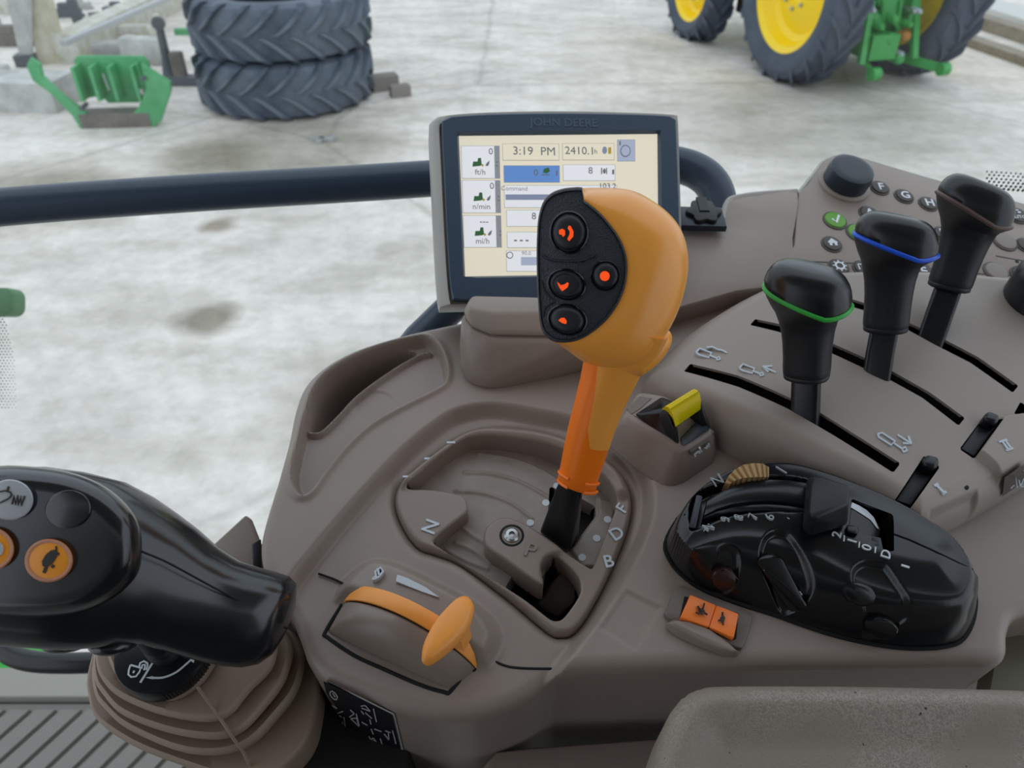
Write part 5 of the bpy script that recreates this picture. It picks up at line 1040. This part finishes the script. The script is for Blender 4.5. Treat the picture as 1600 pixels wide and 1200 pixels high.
fpl = [fring(FP, -.016), fring(scp(FP, 1.006), -.008), fring(scp(FP, 1.004), .0), fring(scp(FP, .99), .0014), fring(scp(FP, .965), .0018), fring(scp(FP, .955), .0010), fring(scp(FP, .94), .0012)]
part('face_plate', loft(fpl), GRAIN, gl_, FF, 'grained black button face', smooth=40)
part('face_line', tube([(*FF.p(*q, .0014), .0014) for q in cr(Z10([(195, 530), (230, 555), (290, 568), (400, 572), (480, 560), (540, 530)]), 5, False)], .0006, 6), GRAIN, gl_, FF)
part('face_line', tube([(*FF.p(*q, .0014), .0012) for q in cr(Z10([(192, 700), (205, 750), (240, 800), (275, 828), (240, 850), (210, 880), (200, 930)]), 5, False)], .0005, 6), GRAIN, gl_, FF)
def fbut(cx, cy, rx, ry, hgt, icon, rot=0, ring=1):
    c = Z10([(cx, cy)])[0]; el_ = circ(c, rx * .24169, 32, ry * .24169, rot)
    def rg(s, h): return fring(scp(el_, s, c), h)
    part('button_well', loft([rg(1.22, .0008), rg(1.22, .0016), rg(1.14, .0021), rg(1.08, .0017), rg(1.05, .0010)]), BLACKG, gl_, FF)
    b = part('button', loft([rg(1, .0005), rg(1, hgt * .55), rg(.93, hgt * .8), rg(.78, hgt * .95), rg(.5, hgt), ]), BLACKM, gl_, FF, smooth=60)
    part('backlit_symbol', merge(*[prism([FF.p(*q, hgt) for q in Z10(l)], hgt * .9, hgt + .0003) for l in icon]), RED, b, FF, 'glowing red symbol', smooth=0)
    if ring == 2: part('button_ridge', tube([(*FF.p(*q, hgt * .9), hgt * .9) for q in scp(el_, .82, c)], .0005, 6, closed=True), BLACKM, b, FF)
fbut(368, 385, 104, 116, .0050, [[(305, 370), (325, 362), (342, 372), (345, 400), (330, 416), (322, 400), (305, 398)], [(368, 342), (380, 345), (398, 380), (396, 412), (370, 442), (358, 430), (372, 400), (374, 380), (360, 358)]])
fbut(352, 722, 105, 84, .0050, [[(292, 705), (305, 715), (315, 728), (340, 722), (358, 708), (368, 715), (360, 740), (345, 752), (325, 765), (310, 748), (300, 728)]], .25, 2)
fbut(605, 665, 80, 82, .0042, [circ((600, 668), 32, 14)])
fbut(357, 950, 108, 84, .0050, [[(300, 955), (318, 938), (340, 938), (355, 960), (350, 978), (325, 972)]], .2)
# shaft
CB = Frame(mat_axes(CR, CU, -CF_, K(900, 700, .40)))     # camera-parallel frame, real metres
def cl(px, py, d): return CB.k(px, py, d)
Hd = .398
bz_ = CO.M @ CO.p3(901, 757, .036); dB = (bz_ - CAMP).dot(CF_)
cline = [((901, 757), 31.5, dB), ((905, 740), 31.5, dB), ((914, 706), 34, 0), ((925, 664), 36, 0), ((936, 630), 38, 0), ((946, 602), 41, 0), ((955, 575), 45, 0), ((962, 548), 52, 0), ((966, 520), 60, 0)]
y0c, y1c = 757, 520
def depth_at(py): t = (757 - py) / (757 - 520); return dB * (1 - t) + Hd * t
def sect(c, r, d, k=1.0, a0=0, a1=360, n=32, dz=0):
    o = []
    ax = Vector((.28, .96, 0)).normalized(); sd_ = Vector((.96, -.28, 0))
    C0 = cl(*c, d); rr = r * d / FPX * k
    for i in range(n):
        t = R(a0 + (a1 - a0) * i / (n if a1 - a0 >= 360 else n - 1)); v = C0 + sd_ * math.cos(t) * rr + Vector((0, 0, 1)) * math.sin(t) * rr * .95 - ax * .25 * rr * max(0, math.sin(t)) * .9
        o.append(tuple(v))
    return o
rings = [sect((903, 760), 14, dB), sect((902, 759), 28, dB)] + [sect(c, r, depth_at(c[1])) for c, r, _ in cline]
part('shaft', loft(rings), ORANGE2, gl_, CB, 'bright orange lower sleeve', smooth=60)
ov = []
for (c, r, _), a0, a1 in zip([((918, 690), 34.5, 0)] + cline[3:], (-30, -40, -50, -55, -60, -60, -60, -60), (86, 103, 108, 114, 122, 135, 160, 180)):
    d = depth_at(c[1]); outer = sect(c, r, d, 1.035, a0, a1, 20); inner = sect(c, r, d, .97, a0, a1, 20)[::-1]; ov.append(outer + inner)
part('neck_sleeve', loft(ov), ORANGE, gl_, CB, smooth=50)
neck = [sect(c, r, depth_at(c[1]), k) for c, r, k in (((955, 578), 44, 1.0), ((962, 558), 52, 1.0), ((966, 535), 66, 1.0), ((968, 505), 78, 1.0))]
part('neck', loft(neck), ORANGE, gl_, CB, smooth=80)
def grip_line(a0, a1, c, r, dd):
    d = depth_at(c[1]); pts = sect(c, r, d, 1.01, a0, a1, 12); return tube([Vector(p) for p in pts], .0011, 6)
part('grip_ridge', merge(*[grip_line(a0, a1, c, r, 0) for a0, a1, c, r in ((120, 172, (904, 744), 31.5), (120, 172, (902, 757), 31), (15, 75, (905, 744), 31.5), (15, 75, (903, 757), 31))]), ORANGE2, gl_, CB)
# finger flange behind the head
def blob(c, rx, ry, rz, rot, n=28, m=14):
    Mx = Matrix.Translation(c) @ Matrix.Rotation(rot, 4, 'Z'); V = []
    rg = [[tuple(Mx @ Vector((rx * math.cos(t) * math.sin(p), ry * math.sin(t) * math.sin(p), rz * math.cos(p)))) for t in [2 * math.pi * i / n for i in range(n)]] for p in [math.pi * (j + .02) / (m + .04) for j in range(m + 1)]]
    return loft(rg)
part('finger_flange', blob(CB.k(1000, 555, .412), .0205, .0098, .010, R(38)), ORANGE, gl_, CB, smooth=80)
stm = [[(870, 752), (913, 770), (912, 772), (868, 757)], None]
def c3(px, py, h): return CO.p3(px, py, h)
part('stem', hull([c3(874, 748, .040), c3(912, 762, .040), c3(910, 752, .046), c3(880, 742, .046), c3(856, 806, .012), c3(843, 830, -.002), c3(888, 862, -.004), c3(906, 806, .014), c3(846, 838, -.020), c3(886, 868, -.020), c3(905, 845, -.018), c3(870, 815, -.015)], .0015), BLACK, gl_, CO, 'flat black stem', smooth=50)
# ================================================================ HANDRAILS
RAIL = mat('rail_dark_paint', '2a3a4b', .36)
solo('handrail', 'long dark round handrail crossing behind the monitor to a bend at its right', 'handrail',
     tube(cr([K(-260, 352, .60), K(0, 324, .62), K(300, 302, .635), (K(600, 284, .65)), K(850, 266, .66), K(1000, 252, .665), K(1060, 258, .665), K(1096, 272, .66), K(1117, 296, .655), K(1124, 335, .65), K(1126, 420, .64)], 6, False), .0152, 20), RAIL, WF, K(600, 284, .65))
solo('support_tube', 'short dark diagonal tube running from behind the monitor down to the console edge', 'tube', tube([K(780, 420, .66), K(700, 486, .645), K(655, 530, .635), K(610, 590, .62)], .0135, 18), RAIL, WF, K(655, 530, .635))
solo('grab_handle', 'black curved grab handle low at the left edge below the joystick', 'handle', tube(cr([K(-60, 900, .95), K(-28, 960, .94), K(0, 1008, .93), (K(35, 1030, .92)), K(100, 1036, .92), K(200, 1032, .93), K(330, 1020, .94)], 5, False), .0125, 18), BLACK, WF, K(60, 1030, .92))
# grey fin left of the console
fn = [(322, 862), (384, 805), (394, 812), (397, 890), (440, 930), (472, 1012), (420, 1045), (330, 960)]
solo('side_fin', 'small grey-taupe upright fin between the joystick and the console edge', 'cover', hull([tuple(K(x, y, .50)) for x, y in fn] + [tuple(K(x, y, .51)) for x, y in fn], .0012), TAUPE3, WF, K(370, 880, .5))
solo('hinge_strip', 'narrow dark strip joining the grey fin to the console edge', 'strip', hull([tuple(K(x, y, d)) for x, y in ((394, 850), (408, 842), (409, 900), (396, 905)) for d in (.495, .51)], .0008), BLACKM, WF, K(400, 870, .5))
# ================================================================ JOYSTICK
BOOT = mat('tan_rubber_boot', '93806d', .5, .1, 900)
JF = Frame(mat_axes(CR, CU, -CF_, K(200, 900, .37)))
dc = CO.p(258, 1016, .0)
bt = thing('joystick_boot', 'tan rubber bellows boot with folds under the black joystick', 'boot', CO, (*dc, -.06))
bc = [(-.0085, [(170, 1010), (176, 1046), (205, 1078), (262, 1096), (302, 1080), (330, 1050), (350, 1000), (310, 960), (230, 950), (185, 975)]),
      (-.013, [(152, 1034), (160, 1062), (190, 1092), (262, 1120), (346, 1126), (392, 1080), (430, 1036), (420, 975), (300, 925), (190, 950), (156, 1000)]),
      (-.024, [(150, 1064), (162, 1086), (196, 1120), (282, 1150), (364, 1152), (416, 1106), (452, 1050), (445, 985), (300, 925), (180, 955), (150, 1020)]),
      (-.036, [(150, 1086), (166, 1110), (204, 1142), (295, 1178), (378, 1172), (434, 1122), (472, 1062), (460, 990), (300, 925), (180, 960), (148, 1035)]),
      (-.050, [(142, 1098), (150, 1122), (182, 1150), (250, 1184), (385, 1222), (462, 1185), (496, 1110), (482, 1010), (300, 930), (180, 965), (140, 1050)])]
rings = []
for i, (z, q) in enumerate(bc):
    p = ccw(cr(CO.pp(q, z), 4))
    if len(rings) and len(rings[-1]) != len(p): pass
    rings.append((z, p))
def reang(p, c, n=96): return [(c[0] + math.cos(a) * ray_poly(p, a, c), c[1] + math.sin(a) * ray_poly(p, a, c)) for a in [2 * math.pi * k / n for k in range(n)]]
bcn = (dc[0] + .012, dc[1] - .012); RR_ = [(z, reang(p, bcn)) for z, p in rings]
L_ = [[(x, y, -.0055) for x, y in inset(RR_[0][1], .008)]]
for i, (z, p) in enumerate(RR_):
    L_ += [[(x, y, z + .0052) for x, y in inset(p, .0050)], [(x, y, z + .0042) for x, y in inset(p, .0022)], [(x, y, z + .0026) for x, y in inset(p, .0006)], [(x, y, z + .0008) for x, y in p], [(x, y, z - .0006) for x, y in inset(p, .0004)], [(x, y, z - .0012) for x, y in inset(p, .0050)]]
    if i < len(RR_) - 1: L_ += [[(x, y, RR_[i + 1][0] + .0012) for x, y in inset(p, .0085)]]
zb, pb = RR_[-1]
for f, s in ((.012, .95), (.03, .88), (.06, .78), (.10, .70)): L_.append([(bcn[0] + .012 * (1 - s) * 3 + (x - bcn[0]) * s, bcn[1] + (y - bcn[1]) * s, zb - f) for x, y in pb])
part('bellows', loft(L_), BOOT, bt, CO, smooth=60)
part('corner_seam', tube([CO.p3(*q, h) for q, h in (((308, 1072), .0005), ((347, 1127), -.011), ((364, 1153), -.022), ((380, 1175), -.034), ((392, 1200), -.048))], .0009, 6), BOOT, bt, CO)
dk = thing('lock_disc', 'black round disc with a white lock symbol and arrow under the joystick', 'disc', CO, (*dc, -.003))
DR = .0258
part('disc', lathe([(DR, -.006), (DR, .003), (DR * .97, .005), (DR * .9, .0052)], 64, Matrix.Translation((*dc, 0))), BLACK, dk, CO)
part('rim_ridge', merge(*[box((dc[0] + DR * math.cos(a) - .0004, dc[1] + DR * math.sin(a) - .0004, -.005), (dc[0] + DR * math.cos(a) + .0004, dc[1] + DR * math.sin(a) + .0004, .0025)) for a in [R(-75 + 4 * k) for k in range(26)]]), BLACK, dk, CO)
def ds(pts, wd=.0009): return stroke(cr(CO.pp(Z16(pts), .0052), 4, False) if len(pts) > 2 else CO.pp(Z16(pts), .0052), wd, .0048, .0056)
part('lock_symbol', merge(ds([(975, 475), (1065, 330)], .0011), ds([(1040, 440), (1130, 440), (1220, 405), (1290, 350), (1345, 300)], .0010), ds([(1310, 255), (1410, 290)], .0011),
     prism(CO.pp(Z16([(1012, 440), (1062, 430), (1066, 452)]), .0052), .0048, .0056), prism(CO.pp(Z16([(1362, 288), (1318, 318), (1345, 338)]), .0052), .0048, .0056),
     *[stroke(CO.pp(Z16(l), .0052), .0009, .0048, .0056) for l in ([(908, 352), (978, 372), (970, 400), (945, 432), (912, 436), (892, 418), (896, 385), (908, 352)], [(968, 362), (975, 338), (1000, 326), (1026, 340), (1026, 362), (1016, 386)], [(984, 378), (990, 352), (1008, 350), (1008, 372), (1000, 388)], [(926, 408), (934, 392)])]), WHITE, dk, CO)
js = thing('joystick', 'large glossy black joystick with orange and white buttons at the lower left', 'joystick', CO, (*dc, .0052))
part('stick_boot', lathe([(.0092, .004), (.0082, .007), (.0092, .009), (.008, .0115), (.009, .014), (.0078, .0165), (.0086, .019), (.008, .023), (.009, .06)], 28, Matrix.Translation((*CO.p(259, 1016, .005), 0))), BLACKM, js, CO)
part('boot_clip', hull([c3(x, y, h) for x, y in ((231, 1025), (240, 1023), (246, 1030), (238, 1033)) for h in (.006, .010)], .001), mat('clip_grey', '9b9692', .4), js, CO)
JD = .362
def jsec(c, hw, d, pz=1.0, ang=0, n=44, p=2.3, dep=None):
    o = []; C0 = JF.k(*c, d); r = hw * d / FPX; rz = dep or r * .8
    for i in range(n):
        t = 2 * math.pi * i / n; ct, st = math.cos(t), math.sin(t); a = abs(ct) ** (2 / p) * (1 if ct > 0 else -1); b = abs(st) ** (2 / p) * (1 if st > 0 else -1)
        o.append((C0.x + a * r * -math.sin(ang), C0.y + a * r * math.cos(ang), C0.z + b * rz))
    return o
gs = [((451, 966), 10, .411, R(-16)), ((449, 966), 36, .411, R(-16)), ((442, 967), 56, .410, R(-16)), ((428, 968), 68, .409, R(-16)), ((405, 967), 74, .407, R(-16)), ((380, 963), 76, .404, R(-16)), ((345, 954), 78, .400, R(-18)), ((305, 936), 83, .394, R(-20)), ((268, 915), 92, .388, R(-20)), ((235, 900), 102, .382, R(-16)), ((205, 890), 115, .376, R(-10)), ((170, 880), 127, .371, R(-5)), ((120, 874), 136, .366, 0), ((60, 868), 138, .362, 0), ((0, 866), 136, .360, 0), ((-60, 866), 128, .360, 0), ((-110, 866), 105, .360, 0), ((-140, 866), 70, .360, 0), ((-150, 866), 20, .360, 0)]
ring_ = [jsec(c, hw, d, ang=a, dep=min(.030, hw * d / FPX * .85)) for c, hw, d, a in gs]
JB = mat('joystick_black', '15171b', .2, .02, 1800, spec=.8)
part('grip_body', loft(ring_), JB, js, JF, smooth=80)
# raised head cap with its seam
capo = cr([(-120, 780), (-60, 742), (0, 728), (60, 730), (110, 738), (155, 755), (190, 780), (215, 812), (222, 850), (218, 890), (198, 918), (165, 942), (120, 960), (60, 968), (-20, 966), (-90, 950), (-130, 900), (-140, 840)], 4)
capc = (60, 850)
def jr(s, h): return [(*JF.p(x, y, h), h) for x, y in scp(capo, s, capc)]
hb0 = JF.k(60, 850, .362).z
part('head_cap', loft([jr(1.0, hb0 + .006), jr(1.0, hb0 + .018), jr(.97, hb0 + .026), jr(.90, hb0 + .0308), jr(.83, hb0 + .0334), jr(.76, hb0 + .0345), jr(.68, hb0 + .0347)]), JB, js, JF, smooth=70)
hs_ = hb0 + .0346
part('seam', tube([(*JF.p(x, y, z), z) for (x, y), z in zip(cr([(222, 862), (260, 878), (310, 905), (360, 932), (410, 958), (448, 982)], 4, False), [hb0 + .022 - .0035 * k for k in range(21)])], .0005, 6), DARK, js, JF)
OB = mat('joystick_orange_button', 'ffa024', .35); OBR = mat('joystick_button_rim', 'c98a6a', .4); WB = mat('joystick_white_button', 'b4b8bb', .4)
def jbut(cx, cy, rx, ry, m, rim=None, rot=0, dom=.0022):
    e0 = circ((cx, cy), rx, 40, ry, rot); f = lambda s, h: [(*JF.p(x, y, hs_ + h), hs_ + h) for x, y in scp(e0, s, (cx, cy))]
    b = part('button', loft([f(1, -.002), f(1, dom * .6), f(.95, dom * .9), f(.88, dom)]), m, js, JF)
    if rim: part('button_rim', loft([f(1.0, dom * .55), f(.97, dom * .98), f(.92, dom * 1.12), f(.82, dom * 1.05), f(.80, dom * .8)], cap=False), rim, b, JF)
    return b
b1 = jbut(15, 781, 37, 32, WB); jbut(106, 796, 36, 30, JB, None, -.2, .0012); b2 = jbut(76, 876, 38, 34, OB, OBR, -.1); jbut(-14, 858, 36, 34, OB, OBR); b3 = jbut(-8, 858, 14, 14, WB, None, 0, .003)
def js_(lines, wd, par, h=.0024): part('symbol', merge(*[stroke([JF.p(x, y, hs_ + h) for x, y in Z14(l)], wd, hs_ + h - .0006, hs_ + h + .0002) for l in lines]), INK, par, JF, smooth=0)
js_([[(70, 285), (80, 240)], [(0, 290), (50, 280), (95, 295), (110, 320), (80, 355), (0, 395)], [(112, 408), (130, 330), (145, 410), (165, 325), (172, 415), (195, 335), (200, 420), (232, 330)]], .0007, b1)
part('symbol', merge(prism([JF.p(x, y, hs_ + .0024) for x, y in Z14([(530, 830), (545, 870), (520, 920), (490, 965), (440, 1000), (400, 985), (395, 940), (430, 880), (480, 840)])], hs_ + .0018, hs_ + .0026),
     *[stroke([JF.p(x, y, hs_ + .0024) for x, y in Z14(l)], wd, hs_ + .0018, hs_ + .0026) for l, wd in (([(530, 835), (525, 800)], .0006), ([(435, 990), (412, 1050)], .0013), ([(485, 980), (505, 1000)], .0012), ([(535, 870), (555, 875)], .0010))]), INK, b2, JF, 'dark turtle-like symbol', smooth=0)
def lump(cx, cy, rx, ry, d, nm): part(nm, blob(JF.k(cx, cy, d), rx * d / FPX, ry * d / FPX, .012, 0, 24, 10), JB, js, JF, smooth=80)
lump(105, 1000, 38, 17, .372, 'trigger_button'); lump(178, 1004, 36, 17, .378, 'trigger_button')
# ================================================================ ARMREST
am = bpy.data.materials.new('worn_grey_leather'); am.use_nodes = True; n = am.node_tree; b = n.nodes['Principled BSDF']; b.inputs['Roughness'].default_value = .45
t = n.nodes.new('ShaderNodeTexCoord'); v = n.nodes.new('ShaderNodeTexVoronoi'); v.feature = 'DISTANCE_TO_EDGE'; v.inputs['Scale'].default_value = 420
nz = n.nodes.new('ShaderNodeTexNoise'); nz.inputs['Scale'].default_value = 260; nz.inputs['Detail'].default_value = 4; mxv = n.nodes.new('ShaderNodeMix'); mxv.data_type = 'RGBA'; mxv.inputs[0].default_value = .012
L = n.links.new; L(t.outputs['Object'], nz.inputs[0]); L(t.outputs['Object'], mxv.inputs[6]); L(nz.outputs['Color'], mxv.inputs[7]); L(mxv.outputs[2], v.inputs['Vector'])
rp_ = n.nodes.new('ShaderNodeValToRGB'); rp_.color_ramp.elements[0].position = 0; rp_.color_ramp.elements[1].position = .13; rp_.color_ramp.elements[0].color = lin('9f9588'); rp_.color_ramp.elements[1].color = lin('7f766a')
L(v.outputs['Distance'], rp_.inputs[0])
n2 = n.nodes.new('ShaderNodeTexNoise'); n2.inputs['Scale'].default_value = 14; n2.inputs['Detail'].default_value = 1; r2 = n.nodes.new('ShaderNodeValToRGB'); r2.color_ramp.elements[0].position = .38; r2.color_ramp.elements[1].position = .50; L(t.outputs['Object'], n2.inputs[0]); L(n2.outputs[0], r2.inputs[0])
mc = n.nodes.new('ShaderNodeMix'); mc.data_type = 'RGBA'; L(r2.outputs[0], mc.inputs[0]); mc.inputs[6].default_value = lin('857a6c'); L(rp_.outputs[0], mc.inputs[7])
n3 = n.nodes.new('ShaderNodeTexNoise'); n3.inputs['Scale'].default_value = 330; n3.inputs['Detail'].default_value = 1; r3 = n.nodes.new('ShaderNodeValToRGB'); r3.color_ramp.elements[0].position = .20; r3.color_ramp.elements[1].position = .235; r3.color_ramp.elements[0].color = lin('4a443e'); r3.color_ramp.elements[1].color = (1, 1, 1, 1)
L(t.outputs['Object'], n3.inputs[0]); L(n3.outputs[0], r3.inputs[0]); mm = n.nodes.new('ShaderNodeMix'); mm.data_type = 'RGBA'; mm.blend_type = 'MULTIPLY'; mm.inputs[0].default_value = 1; L(mc.outputs[2], mm.inputs[6]); L(r3.outputs[0], mm.inputs[7]); L(mm.outputs[2], b.inputs['Base Color'])
bp = n.nodes.new('ShaderNodeBump'); bp.inputs['Strength'].default_value = .5; bp.inputs['Distance'].default_value = .0004; L(v.outputs['Distance'], bp.inputs['Height']); L(bp.outputs[0], b.inputs['Normal'])
AZ = .050
ao = cr(CO.pp([(1012, 1240), (1020, 1185), (1040, 1128), (1062, 1097), (1088, 1083), (1130, 1078), (1300, 1078), (1500, 1082)], AZ - .008), 5, False) + CO.pp([(1760, 1090), (1760, 1420), (1010, 1420)], AZ - .008)
def za(X, Y): d = -sdp(AOo, X, Y); return AZ + .006 * ss((.030 - d) / .022) * (d > 0) * 1.0 + 0 * X
AOo = ccw(ao)
solo('armrest', 'worn grey-brown leather armrest pad with crackled grain at the lower right', 'armrest', hf(AOo, za, .0012, .03, rows=5, fil=.011), am, CO, (*CO.p(1400, 1250, AZ), AZ - .03), smooth=60)
# open tray right of the console corner
solo('storage_tray', 'grey-green recessed tray floor cut by the right edge below the console corner', 'tray', prism(CO.pp([(1560, 1000), (1590, 975), (1700, 960), (1800, 1000), (1800, 1090), (1545, 1090)], -.03), -.05, -.03, .001), mat('tray_greygreen', '74705f', .5), CO, (*CO.p(1650, 1020, -.03), -.05))
